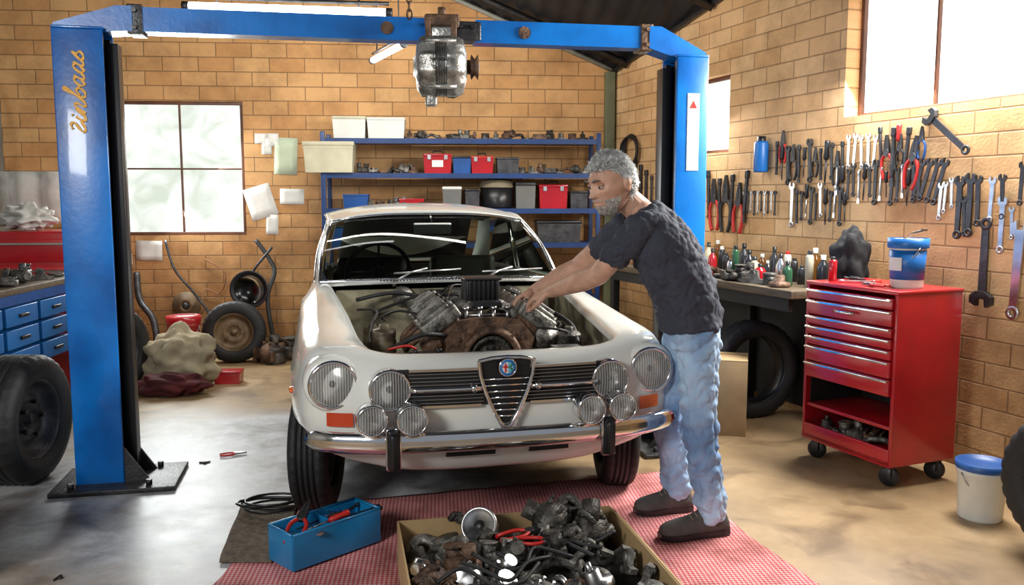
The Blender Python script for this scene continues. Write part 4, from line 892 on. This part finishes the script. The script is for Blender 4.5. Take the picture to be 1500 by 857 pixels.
# ---------------- shelving ----------------
sa=atY(473,200,7.75); sb=atY(876,200,7.75); sx0,sx1=sa.x,sb.x
sh=thing('shelving_unit','dark blue metal shelving unit holding boxes and car parts','shelf',(sx0,7.72,0))
sw=sx1-sx0
zs=[atY(600,203,7.7).z,atY(600,254,7.7).z,atY(600,306,7.7).z,1.04,.55]
shm=mat('shelf_blue',(.008,.04,.16),.4,0,.3)
for z in zs:
    g=G(); g.box((sw/2,.2,z-.015),(sw,.42,.03),.003); g.box((sw/2,-.012,z-.02),(sw,.012,.045)); g.obj('shelf_board',shm,sh)
for x in (.0,sw):
    for y in (-.005,.40): G().box((x,y,zs[0]/2+.03),(.04,.035,zs[0]+.06),.003).obj('upright',shm,sh)
def cbox(x,z,w,d,h,m,lm,label,y=7.90,kind='plain',name='storage_box',rzv=0):
    t=thing(name,label,'box',(x,y,z+.001),rzv)
    g=G(); r=.94; b=[(-w/2*r,-d/2*r,0),(w/2*r,-d/2*r,0),(w/2*r,d/2*r,0),(-w/2*r,d/2*r,0),(-w/2,-d/2,h*.86),(w/2,-d/2,h*.86),(w/2,d/2,h*.86),(-w/2,d/2,h*.86)]
    g.add(b,[(3,2,1,0),(4,5,6,7),(0,1,5,4),(1,2,6,5),(2,3,7,6),(3,0,4,7)]); g.box((0,0,h*.80),(w*1.01,d*1.01,h*.04)); g.obj('box_body',m,t)
    G().box((0,0,h*.93),(w*1.04,d*1.04,h*.14),min(.008,h*.04)).obj('lid',lm,t)
    if kind=='case':
        G().tube([(-w*.18,-d*.1,h),(-w*.16,-d*.1,h+.025),(w*.16,-d*.1,h+.025),(w*.18,-d*.1,h)],.006,8).obj('handle',black,t)
        g=G(); g.box((-w*.3,-d*.525,h*.82),(.03,.01,.04)); g.box((w*.3,-d*.525,h*.82),(.03,.01,.04)); g.obj('latch',steel,t)
    return t
def shx(px): return atY(px,250,7.75).x
Z=zs; gpl=mat('grey_plastic',(.14,.14,.13),.5)
cbox(shx(512),Z[0],.29,.25,.20,ivory,cream,'white plastic storage box with lid on top shelf'); cbox(shx(566),Z[0],.33,.26,.19,ivory,ivory,'wide white plastic storage box on top shelf')
cbox(shx(480)+.02,Z[1]+.005,.43,.28,.27,cream,cream,'cream plastic storage box hanging off the shelf',7.80)
c0=cbox(shx(641),Z[1],.25,.2,.18,redp,redp,'red metal case with latches on middle shelf',kind='case'); cbox(shx(677),Z[1],.16,.18,.16,bluem,black,'dark blue small box on middle shelf'); cbox(shx(707),Z[1],.2,.18,.16,redp,redh,'red plastic box on middle shelf',kind='case'); cbox(shx(745),Z[1],.2,.2,.15,dsteel,dsteel,'dark grey metal box on middle shelf')
G().box((0,-.103,.09),(.10,.004,.06)).obj('paper_label',paper,c0)
cbox(shx(519),Z[2],.22,.2,.13,bluem,bluem,'blue parts bin on lower shelf'); cbox(shx(602),Z[2],.22,.2,.09,redp,redp,'flat red tin on lower shelf'); cbox(shx(662),Z[2],.17,.2,.2,gpl,ivory,'grey plastic tub with pale lid on lower shelf'); cbox(shx(692),Z[2],.13,.2,.18,dsteel,black,'dark small bin on lower shelf')
t=thing('storage_tub','round black tub with domed tan lid on lower shelf','tub',(shx(729),7.90,Z[2]+.001)); G().lathe([(0,0),(.13,0),(.14,.02),(.15,.20),(0,.20)],28).obj('tub_body',black,t); G().lathe([(.158,.19),(.16,.21),(.14,.25),(.08,.27),(0,.275)],28).obj('lid',mat('tan_lid',(.2,.16,.10),.6),t)
cbox(shx(771),Z[2],.18,.2,.24,gpl,dsteel,'grey bin on lower shelf'); cbox(shx(812),Z[2],.26,.2,.22,redp,redp,'red metal toolbox on lower shelf',kind='case'); cbox(shx(850),Z[2],.16,.2,.16,dsteel,black,'dark metal parts bin near shelf upright')
cbox(shx(820),Z[3],.4,.3,.2,dsteel,black,'dark crate on the bottom visible shelf'); cbox(shx(500),Z[3],.3,.3,.16,bluem,black,'blue crate on bottom visible shelf')
PM={}
def part_mesh(k):
    g=G()
    if k==0:
        g.lathe([(0,0),(.06,0),(.065,.01),(.065,.03),(.03,.035),(.03,.07),(.02,.075),(0,.075)],24,mod=lambda r,z,j,i: r*(.9 if (j%2 and r>.06) else 1)); g.lathe([(.012,.075),(.012,.10),(0,.1)],10)
    elif k==1:
        g.box((0,0,.04),(.13,.08,.06),.015); g.cyl((-.04,0,.06),(-.04,0,.12),.025); g.cyl((.04,0,.06),(.04,0,.10),.03); g.cyl((.04,0,.10),(.04,0,.11),.038); g.cyl((.06,-.0,.04),(.11,.0,.045),.018)
        for x in (-.05,.05):
            for y in (-.03,.03): g.cyl((x,y,.07),(x,y,.08),.007,n=6)
    elif k==2:
        g.tube(crv([(-.10,0,.02),(-.04,.02,.05),(.03,-.02,.06),(.08,.02,.03),(.12,.06,.02)],5),.017,10); g.lathe([(.017,-.006),(.035,-.006),(.035,.006),(.017,.006)],12,TR((-.10,0,.022))@Matrix.Rotation(pi/2,4,'Y')); g.box((.12,.06,.02),(.02,.05,.04),.004)
    elif k==3:
        g.lathe([(0,0),(.045,0),(.047,.005),(.047,.05),(.044,.052),(.044,.057),(.047,.06),(.047,.075),(0,.078)],24); g.cyl((-.047,0,.03),(.047,0,.03),.01); g.box((0,0,-.02),(.02,.014,.09),.004)
    elif k==4:
        g.box((0,0,.025),(.17,.10,.04),.012); 
        for i in range(4): g.lathe([(.012,0),(.018,0),(.02,.02),(.012,.02)],12,TR((-.06+.04*i,0,.045)))
        g.box((0,-.045,.05),(.15,.015,.03),.004); g.box((0,.045,.05),(.15,.015,.03),.004); g.cyl((-.085,0,.03),(-.12,0,.03),.02)
    elif k==5:
        g.ell((0,0,.05),(.06,.05,.05)); g.cyl((0,0,.05),(.09,0,.07),.022); g.cyl((0,0,.05),(-.03,.07,.05),.025); g.lathe([(.025,-.006),(.042,-.006),(.042,.006),(.02,.006)],14,TR((.09,0,.07))@Matrix.Rotation(pi/2-.2,4,'Y')); g.box((0,-.04,.04),(.09,.02,.05),.005)
        for a in range(5): g.cyl((.03*math.cos(a*1.26),.03*math.sin(a*1.26),.09),(.03*math.cos(a*1.26),.03*math.sin(a*1.26),.105),.006,n=6)
    elif k==6:
        g.prism([(-.09,0),(.09,0),(.1,.02),(.04,.03),(.03,.08),(-.02,.09),(-.03,.03),(-.1,.02)],-.012,.012); g.cyl((.0,-.02,.06),(.0,.02,.06),.02); g.cyl((-.08,-.016,.012),(-.08,.016,.012),.01)
    elif k==7:
        g.lathe([(.025,-.012),(.055,-.012),(.06,-.004),(.06,.004),(.055,.012),(.025,.012),(.02,0),(.025,-.012)],28,TR((0,0,.015)))
    return g
pn=['gear','carburettor_part','exhaust_pipe_piece','piston','manifold','water_pump','bracket','bearing_ring']
def part(k,m,loc,rot,sc,label,group):
    key=(k,m.name)
    if key not in PM: o=part_mesh(k).obj(pn[k],m); PM[key]=o.data
    else: o=bpy.data.objects.new(pn[k],PM[key]); COL.objects.link(o)
    o.location=V(loc); o.rotation_euler=rot; o.scale=(sc,)*3; tag(o,label,'engine part',group); return o
pl_=['round toothed gear','small carburettor casting','bent pipe piece with flange','piston with connecting rod','ribbed manifold casting','water pump housing','steel bracket','steel bearing ring']
ml=[(greym,'grey'),(rust,'rusty'),(greasy,'greasy black'),(steel,'bare steel')]
for i in range(17):
    px=600+i*16; k=(i*5)%8; m,mn=ml[(i+1)%3]
    part(k,m,(shx(px),7.84+.03*(i%3),Z[0]+.002),(0,0,i*1.3),.8,mn+' '+pl_[k]+' on the top shelf','car parts on the shelves')
for i in range(14):
    px=(530,545,560,575,590,605,765,780,795,808,820,833,846,860)[i]; k=(i*3+1)%8; m,mn=ml[(i+2)%3]
    part(k,m,(shx(px),7.84,Z[1]+.002),(0,0,i*1.7),.8,mn+' '+pl_[k]+' on the middle shelf','car parts on the shelves')
for i,px in enumerate((540,555,570,585,622,637)): 
    k=(i*3)%8; part(k,ml[i%3][0],(shx(px),7.84,Z[2]+.002),(0,0,i),.9,ml[i%3][1]+' '+pl_[k]+' on the lower shelf','car parts on the shelves')
for i in range(9):
    k=(i*3)%8; part(k,ml[i%3][0],cabp(.06+.062*i,.12+.11*(i%3),.1435),(0,0,i),.9,ml[i%3][1]+' '+pl_[k]+' in the cabinet bottom tray','parts inside the tool cabinet')
for i in range(12):
    k=(i*5+1)%8; part(k,ml[(i*2)%3][0] if i%2 else greasy,RW(t0+.7+.13*i,.901,.45+.03*(i%2)),(0,0,i*2),1.0,'greasy '+pl_[k]+' on the dark workbench','parts on the workbench')
for i,(x,y,k) in enumerate(((.14,.22,'pliers'),(.24,.14,'wrench'),(.34,.12,'driver'),(.40,.07,'pliers'))):
    tool(k,.2,steel if i%2 else dsteel,redh if i else black,cabp(x,y,ch+.012),(pi/2,0,i*1.1),'hand tool lying on the red tool cabinet','tools on the cabinet')
def sheet(pxc,pyc,wp_,hp,ang=0,m=paper,label='white paper sheet pinned to the brick wall'):
    p=atY(pxc,pyc,CY); k=CY/FPX; w,h=wp_*k,hp*k
    g=G(); g.grid([[(w*(i/4-.5),-.004-.004*(1+math.sin(i*1.3+j)),h*(j/4-.5)) for j in range(5)] for i in range(5)])
    o=g.obj('paper_note',m,loc=(p.x,CY,p.z),rot=(0,ang,0),label=label,cat='paper'); 
    s=o.modifiers.new('thick','SOLIDIFY'); s.thickness=.001
gp=mat('greenish_paper',(.6,.68,.5),.8,0,.15)
sheet(382,203,16,14);sheet(399,205,18,18);sheet(391,217,14,18);sheet(419,229,32,52,.05,gp,'pale green paper list pinned to brick wall');sheet(382,296,38,46,-.3);sheet(399,329,17,28,.04);sheet(219,367,36,28,.03);sheet(428,288,34,22,.02)
sheet(188,380,12,14)
# ---------------- back-left clutter ----------------
fan=thing('work_lamp','old black round floodlight on a stand against brick wall','floodlight',(atY(368,433,7.95).x,7.96,0))
G().lathe([(0,.09),(.05,.085),(.11,.05),(.165,-.02),(.175,-.06),(.16,-.06),(.10,.02),(0,.05)],28,TR((0,-.03,.62))@Matrix.Rotation(-pi/2,4,'X')).obj('lamp_head',black,fan)
G().cyl((0,.03,.02),(0,.03,.74),.014).box((0,.03,.012),(.34,.3,.02),.004).tube(crv([(0,.03,.74),(.05,0,.82),(.16,0,.95),(.2,0,1.0)],4),.012,8).obj('stand',dsteel,fan)
G().lathe([(0,0),(.13,0),(.13,.003)],24,TR((0,-.075,.62))@RX).obj('glass',glassmat('lamp_glass',(.2,.2,.2),.3,.2),fan)
def curve_thing(name,pts,r,m,label,cat,n=8): 
    o=V(pts[0]); return G().tube([p-o for p in crv(pts,6)],r,n).obj(name,m,loc=o,label=label,cat=cat)
def bw(px,py,Y=8.1): 
    p=atY(px,py,Y); p.z=max(p.z,.02); return p
curve_thing('metal_pipe',[bw(242,352,8.12),bw(256,395,8.05),bw(285,430,8.0),bw(312,470,7.95),bw(318,520,7.9)],.012,dsteel,'bent dark metal pipe leaning on the brick wall','pipe')
curve_thing('exhaust_pipe',[bw(200,400,8.12),bw(205,440,8.0),bw(225,470,7.9),bw(232,520,7.75)],.03,dsteel,'thick dark exhaust pipe leaning on the brick wall','pipe')
curve_thing('rubber_hose',[bw(375,352,8.12),bw(395,380,8.05),bw(402,400,8.0),bw(392,440,7.9),bw(405,520,7.8)],.02,rubber,'black rubber hose draped on the brick wall','hose')
curve_thing('electric_cable',[bw(300,380,8.14),bw(330,400,8.1),bw(322,430,8.1),bw(300,425,8.1),bw(296,460,8.0)],.006,mat('brown_cable',(.25,.1,.04),.6),'thin brown cable hanging on the brick wall','cable')
p=atY(270,449,8.05); t=thing('brake_disc','old brass coloured brake disc hung on the brick wall','brake disc',(p.x,8.12,p.z)); G().lathe([(.03,0),(.035,.03),(.065,.03),(.07,.01),(.13,.01),(.13,-.008),(.03,-.008),(.03,0)],32,RX).obj('disc',brrim,t); G().lathe([(0,.035),(.03,.035),(.03,.0)],12,RX).obj('hub',dsteel,t)
for i,(px,py,k) in enumerate(((415,505,1),(402,512,5),(300,505,4),(418,492,2),(408,500,3),(292,512,0))): part(k,(greasy,rust)[i%2],(atY(px,py,7.7).x,7.7-.16*(i%3),0),(0,0,i),1.9,('greasy black ','rusty ')[i%2]+pl_[k]+' on the floor by the wall','parts on the floor by the wall')
lump('sack',(-2.07,6.72,0),(.29,.20,.22),mat('canvas_sack',(.44,.37,.24),.95,0,.45,5,.5,20),'crumpled beige canvas sack on the floor','sack',.20,5,2)
lump('cloth',(-2.02,6.36,0),(.26,.12,.085),mat('dark_red_cloth',(.10,.012,.015),.9,0,.6,7,.5,14),'dark red folded cloth lying beside sack','cloth',.2,5,7)
bucket((-2.18,7.25,0),.13,.47,mat('dark_red_drum',(.30,.012,.012),.4),redp,'tall dark red metal drum behind the canvas sack')
cbox(-1.70,0,.2,.14,.10,redp,redp,'small red tin on the floor beside the sack',6.75,'plain')
# ---------------- left bench ----------------
lb=thing('workbench','blue steel workbench with plastic drawers and worn top','workbench',(-2.95,5.25,0))
G().box((0,0,.90),(.95,1.65,.045),.006).obj('worktop',wood,lb)
G().box((.465,0,.855),(.02,1.6,.06)).obj('rail',bluem,lb); G().box((0,-.81,.855),(.9,.02,.06)).obj('rail',bluem,lb)
for x in (-.42,.43):
    for y in (-.75,.75): G().box((x,y,.43),(.05,.05,.86),.004).obj('leg',bluem,lb)
bd=mat('blue_drawer',(.01,.15,.45),.4,0,.2)
for k in range(3):
    for j in range(3):
        d=G().box((.40,-.5+j*.42,.76-k*.13),(.16,.38,.11),.006).obj('drawer',bd,lb); G().box((.487,-.5+j*.42,.76-k*.13),(.02,.1,.02),.004).obj('handle',black,d)
for i in range(16):
    k=(i*3+2)%8; part(k,(greasy,dsteel,rust)[i%3],(-2.58-.13*(i%3),4.75+.075*i,.923),(0,0,i*1.1),.85,'dark '+pl_[k]+' on the blue workbench','parts on the blue workbench')
rc=thing('tool_chest','red metal tool chest with curved red arm on top','cabinet',(-2.98,6.75,0))
G().box((0,0,.60),(.66,.5,1.20),.015).obj('cabinet_body',redp,rc)
for z_ in (1.06,.86,.62,.36): G().box((0,-.252,z_),(.60,.015,.17),.006).obj('drawer',redp,rc); G().box((0,-.268,z_+.05),(.5,.014,.014)).obj('handle',chrome,rc)
G().tube(crv([(.22,0,1.20),(.24,0,1.35),(.30,0,1.46),(.26,0,1.56),(.16,0,1.58)],5),.035,10).obj('arm',redp,rc)
wcl=mat('white_cloth',(.55,.54,.50),.9,0,.3,5,.6,12)
lump('cloth',(-3.14,6.72,1.205),(.17,.14,.10),wcl,'crumpled white cloth bundle on the red chest','cloth',.3,6,11)
g=G(); g.grid([[(.5*(i/8-.5),.03*math.sin(i*1.7)+.01*math.sin(j*2),-.42*j/6) for j in range(7)] for i in range(9)]); o=g.obj('cloth',wcl,loc=(-3.35,7.3,1.66),label='white cloth sheet hanging by the wall',cat='cloth'); o.modifiers.new('t','SOLIDIFY').thickness=.003
curve_thing('rubber_hose',[(-3.96,7.6,2.6),(-3.85,7.6,2.3),(-3.8,7.5,1.9),(-3.86,7.4,1.7),(-3.9,7.3,2.0),(-3.95,7.4,2.5)],.02,rubber,'black rubber hose hanging on the painted wall','hose')
# ---------------- rug ----------------
def rugmat():
    m=bpy.data.materials.new('woven_rug'); m.use_nodes=True; N=m.node_tree.nodes; L=m.node_tree.links; P=N['Principled BSDF']; P.inputs['Roughness'].default_value=.95
    tc=N.new('ShaderNodeTexCoord'); mp=N.new('ShaderNodeMapping'); mp.inputs['Rotation'].default_value=(0,0,.78); L.new(tc.outputs['Object'],mp.inputs[0])
    c=N.new('ShaderNodeTexChecker'); c.inputs['Scale'].default_value=80; c.inputs[1].default_value=(.52,.07,.09,1); c.inputs[2].default_value=(.74,.42,.40,1); L.new(mp.outputs[0],c.inputs[0])
    n=N.new('ShaderNodeTexNoise'); n.inputs['Scale'].default_value=3.5; n.inputs['Detail'].default_value=8; n.inputs['Roughness'].default_value=.65; L.new(tc.outputs['Object'],n.inputs[0])
    r=N.new('ShaderNodeValToRGB'); r.color_ramp.elements[0].color=(.50,.42,.38,1); r.color_ramp.elements[0].position=.36; r.color_ramp.elements[1].color=(1,1,1,1); r.color_ramp.elements[1].position=.56; L.new(n.outputs['Fac'],r.inputs[0])
    x=N.new('ShaderNodeMix'); x.data_type='RGBA'; x.blend_type='MULTIPLY'; x.inputs[0].default_value=1; L.new(c.outputs[0],x.inputs[6]); L.new(r.outputs[0],x.inputs[7]); L.new(x.outputs[2],P.inputs['Base Color'])
    b=N.new('ShaderNodeBump'); b.inputs['Strength'].default_value=.5; b.inputs['Distance'].default_value=.004; L.new(c.outputs['Fac'],b.inputs['Height']); L.new(b.outputs[0],P.inputs['Normal']); return m
def rug(name,q,m,label,z=.004,n=40):
    g=G(); rows=[]
    A,B,C,Dq=[V((p[0],p[1],0)) for p in q]
    for i in range(n+1):
        row=[]; 
        for j in range(n+1):
            p=A.lerp(B,i/n).lerp(Dq.lerp(C,i/n),j/n); e=noise.noise(p*4)*.018
            row.append((p.x+e*(1 if j in(0,n) or i in (0,n) else 0),p.y+e*.6,z+.004*max(0,noise.noise(p*6))))
        rows.append(row)
    g.grid(rows); o=g.obj(name,m,label=label,cat='rug'); s=o.modifiers.new('t','SOLIDIFY'); s.thickness=.003; s.offset=-1; return o
q0,q1,q2,q3=atZ(350,745),atZ(965,692),atZ(1200,857),atZ(310,857)
e0=atZ(440,742); e3=atZ(385,857)
ext=lambda a,b,k: b+(b-a)*k
rug('rug',[e0.lerp(q0,.2),q1,ext(q1,q2,.35),ext(e0.lerp(q0,.2),e3.lerp(q3,1.0),.5)],rugmat(),'red and white woven patterned rug on concrete floor')
rug('floor_mat',[q0,e0,e0.lerp(e3,.78),q0.lerp(q3,.78)],mat('brown_jute',(.22,.17,.12),.95,0,.5,40,.8,150),'brown coarse jute mat beside the red rug',.009)
# ---------------- blue tool tray ----------------
n1,n2=atZ(430,843),atZ(557,797); dv=(n2-n1); tl=dv.length; dv.normalize(); ta=math.atan2(dv.y,dv.x); tw=.17; th_=.14
TO=n1+dv*tl/2+V((-dv.y,dv.x,0))*tw/2+V((0,0,.015))
tb=thing('toolbox','open blue metal tool tray filled with hand tools','toolbox',TO,ta)
g=G(); g.box((0,0,.006),(tl,tw,.012)); g.box((0,-tw/2,th_/2),(tl,.008,th_),.002); g.box((0,tw/2,th_/2),(tl,.008,th_),.002); g.box((-tl/2,0,th_/2),(.008,tw,th_),.002); g.box((tl/2,0,th_/2),(.008,tw,th_),.002)
tbm=mat('toolbox_blue',(.01,.22,.50),.35,0,.2,coat=.3); g.obj('tray_body',tbm,tb)
g=G()
for p,q in (((-tl/2,-tw/2),(tl/2,-tw/2)),((-tl/2,tw/2),(tl/2,tw/2)),((-tl/2,-tw/2),(-tl/2,tw/2)),((tl/2,-tw/2),(tl/2,tw/2))): g.tube([(p[0],p[1],th_),(q[0],q[1],th_)],.006,8)
g.box((.0,0,th_*.6),(.006,tw-.01,th_*.7)); g.obj('rim',tbm,tb)
TB=TR(TO)@rz(ta)
for i,(x,y,z,k,m,m2,rx,ra,L) in enumerate(((-.10,.02,.155,'pliers',dsteel,redh,1.15,2.2,.24),(-.02,-.03,.13,'driver',steel,redh,1.3,1.2,.20),(.06,.03,.125,'pliers',dsteel,black,1.35,.3,.18),(.12,-.03,.12,'wrench',dsteel,black,1.45,1.3,.22),(.13,.03,.12,'chisel',dsteel,black,1.5,1.9,.18),(-.12,-.03,.11,'wrench',steel,black,1.4,.4,.16),(.0,.05,.11,'driver',dsteel,bluem,1.45,1.5,.20),(.08,-.05,.10,'pliers',dsteel,bluem,1.5,1.6,.2))):
    tool(k,L,m,m2,TB@V((x,y,z)),(rx,0,ra+ta),('red-handled ' if m2 is redh else 'dark ')+k+' lying in the blue tool tray','tools in the blue tray')
g=G(); pts=[]
for k in range(60): a=k*.42; r=.11+.02*math.sin(k*.7); pts.append(V((r*1.2*math.cos(a),r*.7*math.sin(a),.010+.0007*k)))
pts+=[V((.22,-.05,.02)),V((.26,-.12,.012))]
g.tube(pts,.006,8); g.obj('electric_cable',black,loc=atZ(398,750)+V((0,0,.014)),label='coiled black electric cable on the jute mat',cat='cable')
tool('pliers',.15,steel,redh,atZ(345,667)+V((0,0,.012)),(pi/2,0,1.9),'small red-handled pliers lying on concrete floor',None)
part(6,greasy,atZ(83,848)+V((0,0,.005)),(pi/2,0,1.4),.25,'small metal bracket on the concrete floor',None); part(6,greasy,atZ(300,678)+V((0,0,.005)),(pi/2,0,.2),.3,'small metal bracket on the concrete floor',None)
# ---------------- cardboard box of parts ----------------
BH=.19
c1,c2_,c3=atZ(583,768,BH),atZ(893,745,BH),atZ(1012,857,BH)
bw_=c2_-c1; BW=bw_.length; ba=math.atan2(bw_.y,bw_.x); ux=bw_.normalized(); uy=V((-ux.y,ux.x,0))
BD=abs((c3-c2_).dot(uy))+.16
BO=c1+ux*BW/2-uy*BD/2; BO.z=.012; BT=TR(BO)@rz(ba)
pb=thing('cardboard_box','open cardboard box full of greasy engine parts on rug','box',BO,ba)
g=G(); g.box((0,0,.003),(BW,BD,.006)); 
g.box((0,-BD/2,BH/2),(BW,.007,BH)); g.box((0,BD/2,BH/2),(BW,.007,BH)); g.box((-BW/2,0,BH/2),(.007,BD,BH)); g.box((BW/2,0,BH/2),(.007,BD,BH))
g.obj('box_body',card,pb)
g=G(); g.box((BW/2+.035,0,BH-.035),(.10,BD*.92,.005),0,Matrix.Rotation(.8,3,'Y')); g.obj('flap',card,pb)
random.seed(21)
nx_,ny_=7,7
for iy in range(ny_):
    for ix in range(nx_):
        x=-BW/2+.08+ix*(BW-.16)/(nx_-1)+random.uniform(-.02,.02); y=-BD/2+.08+iy*(BD-.16)/(ny_-1)+random.uniform(-.02,.02)
        k=random.choice([0,1,1,2,3,4,4,5,5,6,7]); m,mn=random.choice([ml[0],ml[0],ml[2],ml[2],ml[1],ml[0],ml[3]])
        hgt=.075+.03*math.exp(-((x-.10)/.2)**2-((y-.15)/.2)**2)+random.uniform(0,.03)
        part(k,m,BT@V((x,y,hgt)),(random.uniform(-.6,.6),random.uniform(-.6,.6),random.uniform(0,6)),random.uniform(.85,1.1),mn+' '+pl_[k]+' in the cardboard box','engine parts in the cardboard box')
G().box((0,0,.04),(BW-.02,BD-.02,.07),.01).obj('packing_layer',darkm,pb)
part(5,greasy,BT@V((.12,BD/2-.12,.13)),(.4,.2,1),1.5,'large greasy black water pump housing atop parts pile','engine parts in the cardboard box')
part(1,greasy,BT@V((.26,BD/2-.2,.11)),(.3,.5,2),1.4,'large greasy black carburettor casting atop parts pile','engine parts in the cardboard box')
t=thing('pulley_wheel','round steel pulley wheel lying on engine parts','engine part',BT@V((-BW/2+.30,BD/2-.11,.19)),rot=(1.0,0,-.3))
G().lathe([(.02,0),(.022,.012),(.05,.006),(.06,.02),(.068,.022),(.072,.0),(.068,-.03),(.05,-.03),(.02,-.0)],32).obj('wheel_disc',steel,t); G().lathe([(0,.012),(.02,.012),(.02,-.02)],12).obj('hub',dsteel,t)
tool('pliers',.22,dsteel,redh,BT@V((.04,BD/2-.22,.20)),(1.5,0,1.9),'red-handled pliers lying on the engine parts',None)
tool('pliers',.20,dsteel,redh,BT@V((.08,BD/2-.32,.20)),(1.5,0,1.3),'red-handled pliers lying on the engine parts',None)
for i in range(6):
    pts=[BT@V((-.32+.07*i+.08*k+random.uniform(-.03,.03),-.10+.06*i+.05*math.sin(k*1.8+i),.18+.02*math.sin(k*2+i))) for k in range(5)]
    curve_thing('rubber_hose',pts,.007,rubber,'thin black hose tangled in the engine parts','hose')
S.view_settings.view_transform='Standard'; S.view_settings.look='None'
print('done',len(bpy.data.objects))
